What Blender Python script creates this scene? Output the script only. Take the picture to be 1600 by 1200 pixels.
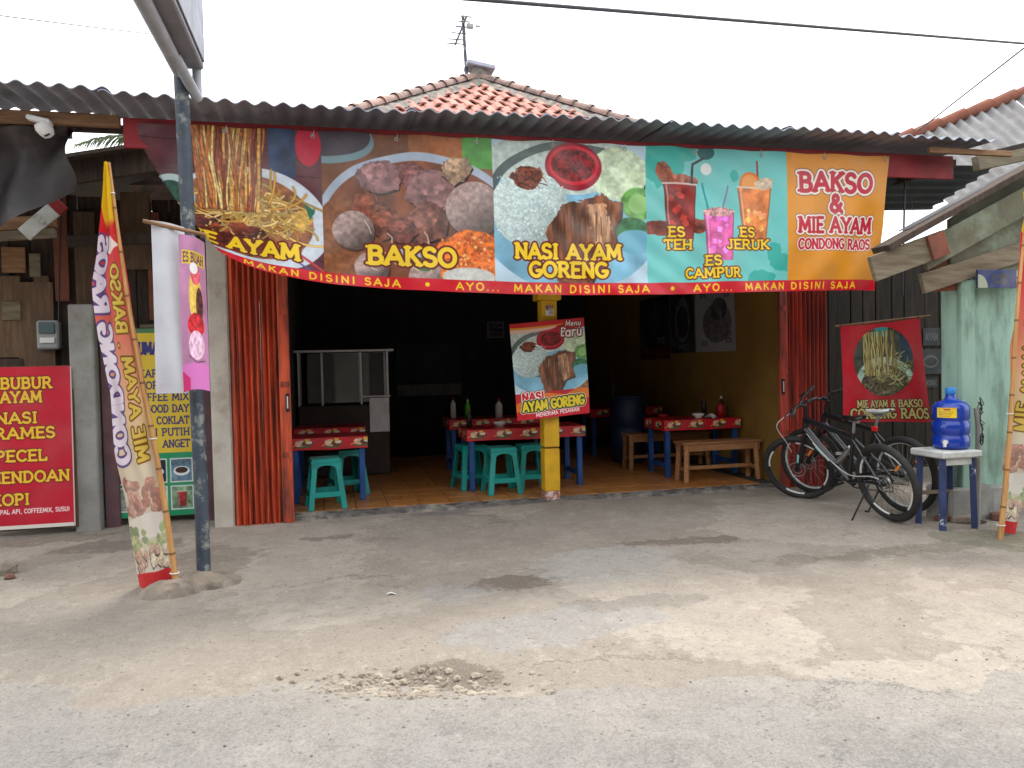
import bpy, bmesh, math, random
import numpy as np
from mathutils import Vector, Matrix
random.seed(7)
for o in list(bpy.data.objects): bpy.data.objects.remove(o)
SC = bpy.context.scene
COL = SC.collection
R = math.radians
# ---------------------------------------------------------------- camera
CAM_LOC = Vector((0, -7.2, 1.40)); FPX = 1200.0
CAM_ROT = Matrix.Rotation(-R(13.1), 3, 'Z') @ Matrix.Rotation(math.pi/2 - R(1.6), 3, 'X') @ Matrix.Rotation(-0.022, 3, 'Z')
cd = bpy.data.cameras.new('camera'); cam = bpy.data.objects.new('camera', cd); COL.objects.link(cam)
cam.matrix_world = Matrix.Translation(CAM_LOC) @ CAM_ROT.to_4x4()
cd.sensor_width = 36; cd.lens = 36*FPX/1600; cd.clip_start = .05; cd.clip_end = 2000
SC.camera = cam
# ---------------------------------------------------------------- sky, sun, exposure: bright overcast, sun high behind the roof
SUN_EL, SUN_AZ = R(66), R(18)            # azimuth from +Y towards +X
W = bpy.data.worlds.new('World'); SC.world = W; W.use_nodes = True
nt = W.node_tree; bg = nt.nodes['Background']
sk = nt.nodes.new('ShaderNodeTexSky'); sk.sky_type = 'NISHITA'; sk.sun_disc = False
sk.sun_elevation = SUN_EL; sk.sun_rotation = SUN_AZ; sk.dust_density = 6; sk.air_density = 1.5
mx = nt.nodes.new('ShaderNodeMix'); mx.data_type = 'RGBA'; mx.inputs[0].default_value = .88
nt.links.new(sk.outputs[0], mx.inputs[6]); mx.inputs[7].default_value = (8.6, 8.8, 9.0, 1)   # even cloud cover
nt.links.new(mx.outputs[2], bg.inputs[0]); bg.inputs[1].default_value = .12
sd = bpy.data.lights.new('sun', 'SUN'); sd.energy = 1.5; sd.angle = R(14); sd.color = (1, .95, .88)
sun = bpy.data.objects.new('sun', sd); COL.objects.link(sun)
sv = Vector((math.sin(SUN_AZ)*math.cos(SUN_EL), math.cos(SUN_AZ)*math.cos(SUN_EL), math.sin(SUN_EL)))
sun.rotation_euler = sv.to_track_quat('Z', 'Y').to_euler(); sun.location = sv*60
SC.view_settings.view_transform = 'Standard'; SC.view_settings.look = 'None'
SC.view_settings.exposure = 1.3; SC.view_settings.gamma = 1
# ---------------------------------------------------------------- helpers
def at(px, py, Y=None, Z=None, X=None):
    """a point of the photograph on the plane Y=, Z= or X="""
    d = CAM_ROT @ Vector(((px-800)/FPX, -(py-600)/FPX, -1))
    t = (Y-CAM_LOC.y)/d.y if Y is not None else (Z-CAM_LOC.z)/d.z if Z is not None else (X-CAM_LOC.x)/d.x
    return CAM_LOC + d*t
def tag(o, label=None, cat=None, group=None, kind=None):
    if label: o['label'] = label
    if cat: o['category'] = cat
    if group: o['group'] = group
    if kind: o['kind'] = kind
    return o
def thing(name, label, cat, loc=(0, 0, 0), rz=0, group=None):
    o = bpy.data.objects.new(name, None); COL.objects.link(o)
    o.location = loc; o.rotation_euler = (0, 0, rz); o.empty_display_size = .1
    return tag(o, label, cat, group)
def copy_tree(o, parent=None):
    c = o.copy(); COL.objects.link(c); c.parent = parent
    for ch in list(o.children): copy_tree(ch, c)
    return c
def dup(o, loc, rz=0, label=None, group=None):
    c = copy_tree(o); c.location = loc; c.rotation_euler = (0, 0, rz)
    return tag(c, label, None, group)
class MB:
    def __init__(s): s.v = []; s.f = []; s.uv = {}; s.sm = set()
    def add(s, vs, fs, smooth=False):
        n = len(s.v); s.v += [tuple(p) for p in vs]
        for f in fs:
            if smooth: s.sm.add(len(s.f))
            s.f.append(tuple(i+n for i in f))
        return s
    def box(s, c, d, b=.004, M=None):
        """chamfered box, centre c, size d"""
        hx, hy, hz = (k/2 for k in d); b = min(b, hx*.45, hy*.45, hz*.45)
        vs = []; idx = {}
        for sx in (-1, 1):
            for sy in (-1, 1):
                for sz in (-1, 1):
                    for k in range(3):
                        p = [sx*(hx-b), sy*(hy-b), sz*(hz-b)]; p[k] = (sx*hx, sy*hy, sz*hz)[k]
                        idx[(sx, sy, sz, k)] = len(vs); vs.append(Vector(p))
        fs = []
        for k in range(3):
            a, c2 = [(1, 2), (2, 0), (0, 1)][k]
            for sg in (-1, 1):
                q = []
                for (u, w) in ((-1, -1), (1, -1), (1, 1), (-1, 1)):
                    t = [0, 0, 0]; t[k] = sg; t[a] = u; t[c2] = w; q.append(idx[(*t, k)])
                fs.append(q if sg > 0 else q[::-1])
        for k in range(3):                      # edges along axis k
            a, c2 = [(1, 2), (2, 0), (0, 1)][k]
            for u in (-1, 1):
                for w in (-1, 1):
                    t0 = [0, 0, 0]; t0[a] = u; t0[c2] = w; t0[k] = -1; t1 = list(t0); t1[k] = 1
                    q = [idx[(*t0, a)], idx[(*t1, a)], idx[(*t1, c2)], idx[(*t0, c2)]]
                    fs.append(q[::-1] if u*w > 0 else q)
        for sx in (-1, 1):
            for sy in (-1, 1):
                for sz in (-1, 1):
                    q = [idx[(sx, sy, sz, k)] for k in range(3)]
                    fs.append(q if sx*sy*sz > 0 else q[::-1])
        c = Vector(c)
        if M is not None: vs = [M @ p for p in vs]
        return s.add([p+c for p in vs], fs)
    def bar(s, p0, p1, w, h=None, b=.003, up=(0, 0, 1)):
        """box section beam between two points; w across, h along up"""
        p0, p1 = Vector(p0), Vector(p1); h = h or w; z = (p1-p0); L = z.length; z = z/L
        u = Vector(up); x = u.cross(z)
        if x.length < 1e-3: x = Vector((1, 0, 0)).cross(z)
        x.normalize(); y = z.cross(x)
        M = Matrix((x, y, z)).transposed()
        return s.box((p0+p1)/2, (w, h, L), b, M)
    def tube(s, pts, r, n=8, cap=True):
        pts = [Vector(p) for p in pts]; m = len(pts); rs = r if isinstance(r, (list, tuple)) else [r]*m
        vs = []; ref = None
        for i, p in enumerate(pts):
            t = (pts[min(i+1, m-1)]-pts[max(i-1, 0)]).normalized()
            if ref is None: ref = Vector((0, 0, 1)) if abs(t.z) < .9 else Vector((1, 0, 0))
            x = t.cross(ref).normalized(); y = x.cross(t).normalized(); ref = y
            for k in range(n):
                a = 2*math.pi*k/n; vs.append(p+(x*math.cos(a)+y*math.sin(a))*rs[i])
        fs = [(i*n+k, i*n+(k+1) % n, (i+1)*n+(k+1) % n, (i+1)*n+k) for i in range(m-1) for k in range(n)]
        s.add(vs, fs, True)
        if cap: s.add(vs[:n], [tuple(range(n))[::-1]]); s.add(vs[-n:], [tuple(range(n))])
        return s
    def lathe(s, prof, c=(0, 0, 0), n=20, M=None):
        c = Vector(c); vs = []
        for r, z in prof:
            for k in range(n):
                a = 2*math.pi*k/n; p = Vector((r*math.cos(a), r*math.sin(a), z)); vs.append((M @ p if M is not None else p)+c)
        m = len(prof)
        fs = [(i*n+k, i*n+(k+1) % n, (i+1)*n+(k+1) % n, (i+1)*n+k) for i in range(m-1) for k in range(n)]
        return s.add(vs, fs, True)
    def torus(s, c, Rr, r, M=None, n=40, k=8, sx=1.0):
        c = Vector(c); vs = []
        for i in range(n):
            a = 2*math.pi*i/n
            for j in range(k):
                b = 2*math.pi*j/k; q = Rr+r*math.cos(b)
                p = Vector((q*math.cos(a), r*sx*math.sin(b), q*math.sin(a))); vs.append((M @ p if M is not None else p)+c)
        fs = [(i*k+j, i*k+(j+1) % k, ((i+1) % n)*k+(j+1) % k, ((i+1) % n)*k+j) for i in range(n) for j in range(k)]
        return s.add(vs, fs, True)
    def prism(s, poly, y0, y1, ax='y', M=None):
        """polygon in (x,z) extruded along y (or given axis order)"""
        n = len(poly)
        if ax == 'y': A = [Vector((x, y0, z)) for x, z in poly]; B = [Vector((x, y1, z)) for x, z in poly]
        elif ax == 'z': A = [Vector((x, y, y0)) for x, y in poly]; B = [Vector((x, y, y1)) for x, y in poly]
        else: A = [Vector((y0, x, z)) for x, z in poly]; B = [Vector((y1, x, z)) for x, z in poly]
        vs = A+B
        if M is not None: vs = [M @ p for p in vs]
        return s.add(vs, [tuple(range(n)), tuple(range(2*n-1, n-1, -1))] + [(i, i+n, (i+1) % n+n, (i+1) % n) for i in range(n)])
    def grid(s, fn, nu, nv, smooth=True, uvfn=None):
        base = len(s.v); vs = []
        for j in range(nv+1):
            for i in range(nu+1): vs.append(fn(i/nu, j/nv)); s.uv[base+len(vs)-1] = uvfn(i/nu, j/nv) if uvfn else (i/nu, j/nv)
        fs = [(j*(nu+1)+i, j*(nu+1)+i+1, (j+1)*(nu+1)+i+1, (j+1)*(nu+1)+i) for j in range(nv) for i in range(nu)]
        return s.add(vs, fs, smooth)
    def build(s, name, mat, parent=None, org=None):
        """one mesh object; org: world origin taken off the vertices (things built in place)"""
        me = bpy.data.meshes.new(name)
        if parent is not None and org is None and parent.get('_w'): org = parent['_w']
        if org is not None: ox, oy, oz = org; vv = [(x-ox, y-oy, z-oz) for x, y, z in s.v]
        else: vv = s.v
        me.from_pydata(vv, [], s.f); me.materials.append(mat)
        if s.sm: me.polygons.foreach_set('use_smooth', [i in s.sm for i in range(len(s.f))])
        if s.uv:
            ul = me.uv_layers.new(name='UVMap'); vi = np.empty(len(me.loops), np.int32); me.loops.foreach_get('vertex_index', vi)
            ul.data.foreach_set('uv', np.array([s.uv.get(int(i), (0, 0)) for i in vi], np.float32).ravel())
        me.update()
        o = bpy.data.objects.new(name, me); COL.objects.link(o); o.parent = parent
        if parent is None and org is not None: o.location = org
        return o
def wthing(name, label, cat, loc, group=None):
    """a thing whose parts are given in world coordinates"""
    t = thing(name, label, cat, loc, 0, group); t['_w'] = tuple(loc); return t
def sub(part, root):
    part['_w'] = root['_w']; return part
# ---- noise on arrays
def _hash(i, j, seed):
    h = (i.astype(np.int64)*374761393 + j.astype(np.int64)*668265263 + seed*982451653) & 0x7fffffff
    h = ((h ^ (h >> 13))*1274126177) & 0x7fffffff
    return ((h ^ (h >> 16)) & 0xffff)/65535.0
def vn(x, y, seed=0):
    i = np.floor(x); j = np.floor(y); u = x-i; w = y-j; u = u*u*(3-2*u); w = w*w*(3-2*w)
    a = _hash(i, j, seed); b = _hash(i+1, j, seed); c = _hash(i, j+1, seed); d = _hash(i+1, j+1, seed)
    return (a*(1-u)+b*u)*(1-w)+(c*(1-u)+d*u)*w
def fbm(x, y, seed=0, o=4):
    x = np.asarray(x, float); y = np.asarray(y, float); r = 0; am = .5; t = 0
    for k in range(o): r = r+am*vn(x*2**k, y*2**k, seed+k*17); t += am; am *= .5
    return r/t
# ---- materials
def pbr(name, c1, c2=None, scale=4, rough=.7, bump=0, bscale=60, metal=0, spec=.5, stretch=(1, 1, 1), rnd=0, dirt=None, dscale=1.5, dmin=.5, dmax=.7, trans=0, coat=0, lo=.35, hi=.65):
    m = bpy.data.materials.new(name); m.use_nodes = True; t = m.node_tree; N = t.nodes; L = t.links
    B = N['Principled BSDF']; B.inputs['Roughness'].default_value = rough; B.inputs['Metallic'].default_value = metal
    B.inputs['Specular IOR Level'].default_value = spec
    if coat: B.inputs['Coat Weight'].default_value = coat; B.inputs['Coat Roughness'].default_value = .12
    if trans: B.inputs['Transmission Weight'].default_value = trans
    tc = N.new('ShaderNodeTexCoord'); mp = N.new('ShaderNodeMapping'); mp.inputs['Scale'].default_value = stretch
    oi = N.new('ShaderNodeObjectInfo'); ad = N.new('ShaderNodeVectorMath'); ad.operation = 'MULTIPLY_ADD'
    L.new(oi.outputs['Random'], ad.inputs[0]); ad.inputs[1].default_value = (31, 17, 23); L.new(tc.outputs['Object'], ad.inputs[2])
    L.new(ad.outputs[0], mp.inputs[0])
    def noise(sc, det=6, rg=.6):
        n = N.new('ShaderNodeTexNoise'); n.inputs['Scale'].default_value = sc; n.inputs['Detail'].default_value = det; n.inputs['Roughness'].default_value = rg
        L.new(mp.outputs[0], n.inputs['Vector']); return n.outputs['Fac']
    def ramp(src, a, b):
        r = N.new('ShaderNodeMapRange'); r.inputs[1].default_value = a; r.inputs[2].default_value = b; L.new(src, r.inputs[0]); return r.outputs[0]
    def mix(f, a, b):
        x = N.new('ShaderNodeMix'); x.data_type = 'RGBA'
        for k, s_ in ((0, f), (6, a), (7, b)):
            if hasattr(s_, 'type'): L.new(s_, x.inputs[k])
            else: x.inputs[k].default_value = s_ if k == 0 else (*s_, 1)
        return x.outputs[2]
    col = None
    if c2: col = mix(ramp(noise(scale), lo, hi), c1, c2)
    if dirt: col = mix(ramp(noise(dscale, 8, .65), dmin, dmax), col or c1, dirt)
    if rnd:
        hs = N.new('ShaderNodeHueSaturation'); r = N.new('ShaderNodeMapRange'); L.new(oi.outputs['Random'], r.inputs[0])
        r.inputs[3].default_value = 1-rnd; r.inputs[4].default_value = 1+rnd; L.new(r.outputs[0], hs.inputs['Value'])
        if col: L.new(col, hs.inputs['Color'])
        else: hs.inputs['Color'].default_value = (*c1, 1)
        col = hs.outputs[0]
    if col: L.new(col, B.inputs['Base Color'])
    else: B.inputs['Base Color'].default_value = (*c1, 1)
    if bump:
        bp = N.new('ShaderNodeBump'); bp.inputs['Strength'].default_value = bump; bp.inputs['Distance'].default_value = .01
        L.new(noise(bscale), bp.inputs['Height']); L.new(bp.outputs[0], B.inputs['Normal'])
    if c2:
        rr = ramp(noise(scale*2.3), .2, .8); q = N.new('ShaderNodeMapRange'); L.new(rr, q.inputs[0])
        q.inputs[3].default_value = max(0, rough-.12); q.inputs[4].default_value = min(1, rough+.12); L.new(q.outputs[0], B.inputs['Roughness'])
    return m
def srgb(r, g, b):
    f = lambda c: ((c/255+.055)/1.055)**2.4 if c > 10 else c/255/12.92
    return (f(r), f(g), f(b))
# ================================================================ printed artwork (painted in code)
def E_(cx, cy, rx, ry, a0, a1, n=9):
    return [(cx+rx*math.cos(R(a0+(a1-a0)*k/(n-1))), cy+ry*math.sin(R(a0+(a1-a0)*k/(n-1)))) for k in range(n)]
GL = {   # width, strokes, serif spots
 'A': (.84, [[(.02,0),(.42,1),(.82,0)], [(.19,.33),(.65,.33)]], [(.02,0),(.82,0)]),
 'B': (.68, [[(.1,0),(.1,1),(.36,1)]+E_(.36,.77,.22,.23,90,-90)+[(.1,.54)], [(.36,.54)]+E_(.38,.27,.26,.27,90,-90)+[(.1,0)]], [(.06,0),(.06,1)]),
 'C': (.72, [E_(.4,.5,.36,.5,45,315,15)], []),
 'D': (.76, [[(.1,0),(.1,1),(.3,1)]+E_(.3,.5,.4,.5,90,-90,13)+[(.1,0)]], [(.06,0),(.06,1)]),
 'E': (.62, [[(.58,1),(.1,1),(.1,0),(.6,0)], [(.1,.52),(.5,.52)]], [(.06,0),(.06,1)]),
 'F': (.6, [[(.58,1),(.1,1),(.1,0)], [(.1,.52),(.48,.52)]], [(.1,0)]),
 'G': (.78, [E_(.42,.5,.38,.5,50,340,15)+[(.78,.42),(.5,.42)]], []),
 'H': (.78, [[(.1,0),(.1,1)], [(.68,0),(.68,1)], [(.1,.5),(.68,.5)]], [(.1,0),(.1,1),(.68,0),(.68,1)]),
 'I': (.3, [[(.15,0),(.15,1)]], [(.15,0),(.15,1)]),
 'J': (.5, [[(.38,1),(.38,.25)]+E_(.2,.22,.18,.22,0,-170)], [(.38,1)]),
 'K': (.76, [[(.1,0),(.1,1)], [(.66,1),(.12,.45)], [(.28,.58),(.7,0)]], [(.1,0),(.1,1),(.68,0),(.64,1)]),
 'L': (.6, [[(.1,1),(.1,0),(.58,0),(.58,.2)]], [(.1,1)]),
 'M': (.98, [[(.08,0),(.14,1),(.49,.2),(.84,1),(.9,0)]], [(.08,0),(.9,0),(.1,1),(.88,1)]),
 'N': (.8, [[(.1,0),(.1,1),(.7,0),(.7,1)]], [(.1,0),(.08,1),(.7,1)]),
 'O': (.84, [E_(.42,.5,.38,.5,0,360,19)], []),
 'P': (.66, [[(.1,0),(.1,1),(.36,1)]+E_(.36,.74,.24,.26,90,-90)+[(.1,.48)]], [(.1,0),(.06,1)]),
 'R': (.74, [[(.1,0),(.1,1),(.38,1)]+E_(.38,.75,.22,.25,90,-90)+[(.1,.5)], [(.34,.5),(.68,0)]], [(.1,0),(.06,1),(.68,0)]),
 'S': (.62, [E_(.31,.75,.25,.25,30,230,10)+E_(.31,.25,.27,.26,60,-150,10)], []),
 'T': (.7, [[(.02,.86),(.02,1),(.68,1),(.68,.86)], [(.35,1),(.35,0)]], [(.35,0)]),
 'U': (.76, [[(.1,1),(.1,.3)]+E_(.38,.3,.28,.3,180,360)+[(.66,1)]], [(.1,1),(.66,1)]),
 'V': (.78, [[(.02,1),(.39,0),(.76,1)]], [(.04,1),(.74,1)]),
 'W': (1.05, [[(.02,1),(.28,0),(.52,.8),(.77,0),(1.02,1)]], [(.04,1),(1.0,1)]),
 'X': (.74, [[(.04,0),(.7,1)], [(.04,1),(.7,0)]], []),
 'Y': (.76, [[(.02,1),(.38,.48),(.74,1)], [(.38,.48),(.38,0)]], [(.38,0),(.04,1),(.72,1)]),
 '&': (.8, [[(.78,0),(.2,.66)]+E_(.36,.8,.18,.19,200,-20,9)+[(.3,.52)]+E_(.3,.26,.26,.26,110,340,9)+[(.74,.48)]], []),
 '.': (.26, [[(.13,.02),(.131,.02)]], []), ',': (.26, [[(.14,.04),(.08,-.14)]], []),
 '(': (.34, [E_(.42,.5,.3,.62,130,230)], []), ')': (.34, [E_(-.08,.5,.3,.62,50,-50)], []),
 '0': (.66, [E_(.33,.5,.27,.5,0,360,15)], []), '1': (.4, [[(.08,.8),(.25,1),(.25,0)]], []), '3': (.6, [E_(.28,.75,.23,.25,150,-90), E_(.28,.26,.26,.26,90,-150)], []),
 '*': (.5, [[(.25,.5),(.251,.5)]], []),
 'a': (.6, [E_(.28,.3,.24,.3,0,360,13), [(.52,.6),(.52,0)]], []), 'e': (.6, [[(.06,.32),(.52,.32)]+E_(.29,.3,.24,.3,5,310,11)], []),
 'n': (.6, [[(.08,0),(.08,.6)], [(.08,.4)]+E_(.3,.38,.2,.22,150,0)+[(.5,0)]], []), 'u': (.6, [[(.08,.6),(.08,.2)]+E_(.28,.22,.2,.22,180,360)+[(.48,.6),(.5,0)]], []),
 'r': (.45, [[(.08,0),(.08,.6)], [(.08,.38)]+E_(.3,.4,.2,.2,150,60)], []), ' ': (.38, [], []),
}
class Cv:
    def __init__(s, w=0, h=0, bg=(255, 255, 255), a=None):
        s.a = a if a is not None else np.empty((h, w, 3)); s.h, s.w = s.a.shape[:2]
        if a is None: s.a[:] = np.array(bg)/255.
    def view(s, x0, y0, x1, y1): return Cv(a=s.a[int(y0):int(y1), int(x0):int(x1)])
    def bb(s, x0, y0, x1, y1):
        x0 = max(0, int(x0)-2); y0 = max(0, int(y0)-2); x1 = min(s.w, int(x1)+3); y1 = min(s.h, int(y1)+3)
        if x1 <= x0 or y1 <= y0: return None
        Y, X = np.mgrid[y0:y1, x0:x1]; return s.a[y0:y1, x0:x1], X+.5, Y+.5
    def put(s, a, m, col, tex=0, ts=12, seed=0, X=None, Y=None, st=(1, 1)):
        c = np.array(col)/255.
        if tex:
            n = fbm(X/ts*st[0], Y/ts*st[1], seed, 4)[..., None]; c = np.clip(c*(1+tex*2*(n-.5)), 0, 1)
        a += (c-a)*m[..., None]
    def ell(s, cx, cy, rx, ry, col, rot=0, soft=1.2, tex=0, ts=12, seed=0, ball=0, wob=0, ring=None):
        q = max(rx, ry)*(1.1+wob); b = s.bb(cx-q, cy-q, cx+q, cy+q)
        if b is None: return
        a, X, Y = b; c, d = math.cos(rot), math.sin(rot); u = ((X-cx)*c+(Y-cy)*d)/rx; v = (-(X-cx)*d+(Y-cy)*c)/ry
        r = np.sqrt(u*u+v*v)
        if wob: r = r+wob*(fbm(X/(rx*.5), Y/(ry*.5), seed+5, 3)-.5)*2
        m = np.clip((1-r)*min(rx, ry)/soft+.5, 0, 1)
        if ring: m = m*np.clip((r-ring)*min(rx, ry)/soft+.5, 0, 1)
        if ball:
            sh = np.clip(1-ball*np.clip((u*.5+v*.75+.35)*.9, 0, 1), 0, 1.2); cc = np.array(col)/255.*sh[..., None]
            if tex: cc = np.clip(cc*(1+tex*2*(fbm(X/ts, Y/ts, seed, 4)[..., None]-.5)), 0, 1)
            a += (cc-a)*m[..., None]
        else: s.put(a, m, col, tex, ts, seed, X, Y)
    def rect(s, x0, y0, x1, y1, col, tex=0, ts=20, seed=0):
        b = s.bb(x0+2, y0+2, x1-3, y1-3)
        if b: s.put(b[0], np.ones(b[1].shape), col, tex, ts, seed, b[1], b[2])
    def poly(s, pts, col, tex=0, ts=12, seed=0, st=(1, 1), wob=0):
        xs = [p[0] for p in pts]; ys = [p[1] for p in pts]; b = s.bb(min(xs), min(ys), max(xs), max(ys))
        if b is None: return
        a, X, Y = b; ins = np.zeros(X.shape, bool); dm = np.full(X.shape, 1e9)
        XX = X+(fbm(X/9., Y/9., seed+3, 2)-.5)*wob; YY = Y+(fbm(X/9., Y/9., seed+9, 2)-.5)*wob
        for (x0, y0), (x1, y1) in zip(pts, pts[1:]+pts[:1]):
            if y0 != y1:
                cr = ((y0 > YY) != (y1 > YY)) & (XX < (x1-x0)*(YY-y0)/(y1-y0)+x0); ins ^= cr
            dm = np.minimum(dm, s.seg(XX, YY, x0, y0, x1, y1))
        m = np.clip(np.where(ins, dm, -dm)+.5, 0, 1); s.put(a, m, col, tex, ts, seed, X, Y, st)
    @staticmethod
    def seg(X, Y, x0, y0, x1, y1):
        dx, dy = x1-x0, y1-y0; L = dx*dx+dy*dy+1e-9; t = np.clip(((X-x0)*dx+(Y-y0)*dy)/L, 0, 1)
        return np.hypot(X-x0-t*dx, Y-y0-t*dy)
    def line(s, pts, wd, col, tex=0, seed=0, op=1):
        xs = [p[0] for p in pts]; ys = [p[1] for p in pts]; b = s.bb(min(xs)-wd, min(ys)-wd, max(xs)+wd, max(ys)+wd)
        if b is None: return
        a, X, Y = b; d = np.full(X.shape, 1e9)
        for p, q in zip(pts, pts[1:]): d = np.minimum(d, s.seg(X, Y, *p, *q))
        s.put(a, np.clip(wd/2-d+.5, 0, 1)*op, col, tex, 8, seed, X, Y)
    def text(s, st, x, y, h, col, wt=.1, layers=(), serif=True, sx=1.0, rot=0, align=.5, slant=0, gap=.14, width=None, mirror=False):
        """layers: (extra radius as a share of h, colour), painted under the letters from first to last"""
        tot = sum(GL[c][0]*sx+gap for c in st)-gap; k = 1.0
        if width: k = width/(tot*h); 
        segs = []; cx = -align*tot
        c_, s_ = math.cos(rot), math.sin(rot)
        def T(px, py):
            u = (px+slant*py)*h*k*(-1 if mirror else 1); v = -(py-.5)*h
            return (x+u*c_-v*s_, y+u*s_+v*c_)
        for ch in st:
            w, ss, sf = GL[ch]; g = []
            for l in ss: g += [(T(cx+p[0]*sx, p[1]), T(cx+q[0]*sx, q[1]), 1) for p, q in zip(l, l[1:])]
            if serif: g += [(T(cx+p[0]*sx-.13, p[1]), T(cx+p[0]*sx+.13, p[1]), .62) for p in sf]
            segs.append(g); cx += w*sx+gap
        for ex, cl in list(layers)+[(0, col)]:
            for g in segs:
                if not g: continue
                rr = (wt+ex)*h+1; ax = [p[0] for q in g for p in q[:2]]; ay = [p[1] for q in g for p in q[:2]]
                b = s.bb(min(ax)-rr, min(ay)-rr, max(ax)+rr, max(ay)+rr)
                if b is None: continue
                a, X, Y = b; d = np.full(X.shape, 1e9)
                for p, q, f in g: d = np.minimum(d, s.seg(X, Y, *p, *q)-wt*h*(f-1))
                s.put(a, np.clip((wt+ex)*h-d+.5, 0, 1), cl)
    def image(s, name):
        b = np.pad(s.a, ((1, 1), (1, 1), (0, 0)), 'edge'); s.a = s.a*.4+.15*(b[:-2, 1:-1]+b[2:, 1:-1]+b[1:-1, :-2]+b[1:-1, 2:])      # soft ink edges
        im = bpy.data.images.new(name, s.w, s.h); px = np.ones((s.h, s.w, 4), np.float32); px[..., :3] = np.clip(s.a[::-1], 0, 1)
        im.pixels.foreach_set(px.ravel()); im.update(); im.pack(); return im
def print_mat(name, cv, rough=.45, trans=0.0, spec=.4, wear=.12):
    m = bpy.data.materials.new(name); m.use_nodes = True; t = m.node_tree; N = t.nodes; L = t.links; B = N['Principled BSDF']
    tx = N.new('ShaderNodeTexImage'); tx.image = cv.image(name); tx.extension = 'EXTEND'
    uv = N.new('ShaderNodeUVMap'); L.new(uv.outputs[0], tx.inputs[0])
    n = N.new('ShaderNodeTexNoise'); n.inputs['Scale'].default_value = 3; n.inputs['Detail'].default_value = 7
    tc = N.new('ShaderNodeTexCoord'); L.new(tc.outputs['Object'], n.inputs['Vector'])
    r = N.new('ShaderNodeMapRange'); r.inputs[1].default_value = .45; r.inputs[2].default_value = .8; r.inputs[4].default_value = wear*2; L.new(n.outputs[0], r.inputs[0])
    x = N.new('ShaderNodeMix'); x.data_type = 'RGBA'; L.new(r.outputs[0], x.inputs[0]); L.new(tx.outputs[0], x.inputs[6]); x.inputs[7].default_value = (.45, .42, .38, 1)
    L.new(x.outputs[2], B.inputs['Base Color']); B.inputs['Roughness'].default_value = rough; B.inputs['Specular IOR Level'].default_value = spec
    if trans:
        tr = N.new('ShaderNodeBsdfTranslucent'); L.new(x.outputs[2], tr.inputs[0]); ms = N.new('ShaderNodeMixShader'); ms.inputs[0].default_value = trans
        L.new(B.outputs[0], ms.inputs[1]); L.new(tr.outputs[0], ms.inputs[2]); L.new(ms.outputs[0], N['Material Output'].inputs[0])
    return m
rng = np.random.default_rng(5)
def U(a, b): return float(rng.uniform(a, b))
def noodles(v, cx, cy, rx, ry, n, cols, wd):
    for i in range(n):
        a0 = U(0, 6.28); r0 = U(.1, .95); x = cx+rx*r0*math.cos(a0); y = cy+ry*r0*math.sin(a0); pts = []; d = U(0, 6.28); k = U(-.5, .5)
        for j in range(9): pts.append((x, y)); x += math.cos(d)*rx*.12; y += math.sin(d)*ry*.14; d += k
        c = cols[i % len(cols)]; f = U(.7, 1.1); v.line(pts, wd+2, [q*.45 for q in c], op=.55); v.line(pts, wd, [min(255, q*f) for q in c])
def art_mie(v):
    w, h = v.w, v.h; v.rect(0, 0, w, h, (92, 48, 56), .35, 60, 1)
    for k in range(5): v.line([(0, h*(.08+.2*k)), (w, h*(.12+.2*k))], 2.5, (55, 28, 34))
    v.rect(w*.72, 0, w*.86, h*.33, (40, 62, 96), .4, 30, 4); v.ell(w*.93, h*.1, w*.07, h*.14, (196, 24, 60))
    v.ell(w*.6, h*.66, w*.44, h*.4, (206, 216, 226), rot=.12, tex=.08); v.ell(w*.57, h*.64, w*.38, h*.33, (150, 92, 60), rot=.12, tex=.4, ts=20)
    v.ell(w*.2, h*.5, w*.13, h*.17, (176, 196, 196)); v.ell(w*.2, h*.52, w*.1, h*.14, (22, 78, 66), tex=.5, ts=10)
    v.ell(w*.4, h*.78, w*.3, h*.2, (92, 36, 28), tex=.8, ts=16, wob=.15, seed=4)
    for i in range(26): v.ell(U(.2, .62)*w, U(.6, .92)*h, U(.02, .05)*w, U(.02, .05)*h, [(120, 44, 30), (150, 66, 34), (84, 30, 26), (170, 84, 60)][i % 4], tex=.6, ts=6, seed=i, wob=.25, ball=.4)
    noodles(v, w*.64, h*.58, w*.27, h*.2, 110, [(226, 184, 92), (206, 150, 60), (240, 204, 130)], 5)
    for i in range(64):
        x = w*U(.31, .72); pts = []; ph = U(0, 6); am = U(3, 9); fr_ = U(.3, .65)
        for j in range(10): pts.append((x+am*math.sin(ph+j*fr_)-(x-w*.52)*.03*j, -6+j*h*.066))
        c = [(226, 170, 84), (206, 124, 58), (240, 204, 130), (184, 104, 54), (150, 66, 44)][i % 5]; v.line(pts, 8, [q*.35 for q in c], op=.6); v.line(pts, U(4, 7), c, .4, i)
    for i in range(46): v.ell(U(.16, .66)*w, U(.68, .96)*h, U(.02, .05)*w, U(.018, .045)*h, [(124, 48, 32), (150, 70, 40), (84, 30, 26), (176, 92, 62), (104, 40, 34)][i % 5], tex=.6, ts=6, seed=i+60, wob=.25, ball=.4)
    v.poly([(w*.82, h*.6), (w*.93, h*.52), (w*.95, h*.62), (w*.88, h*.72)], (214, 170, 84), .4, 8, 3); v.poly([(w*.9, h*.5), (w*.96, h*.55), (w*.93, h*.62)], (40, 110, 84))
    v.line([(w*.84, h*.86), (w, h)], 7, (196, 60, 70)); v.line([(w*.8, h*.9), (w*.95, h*1.02)], 5, (90, 80, 140))
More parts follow.
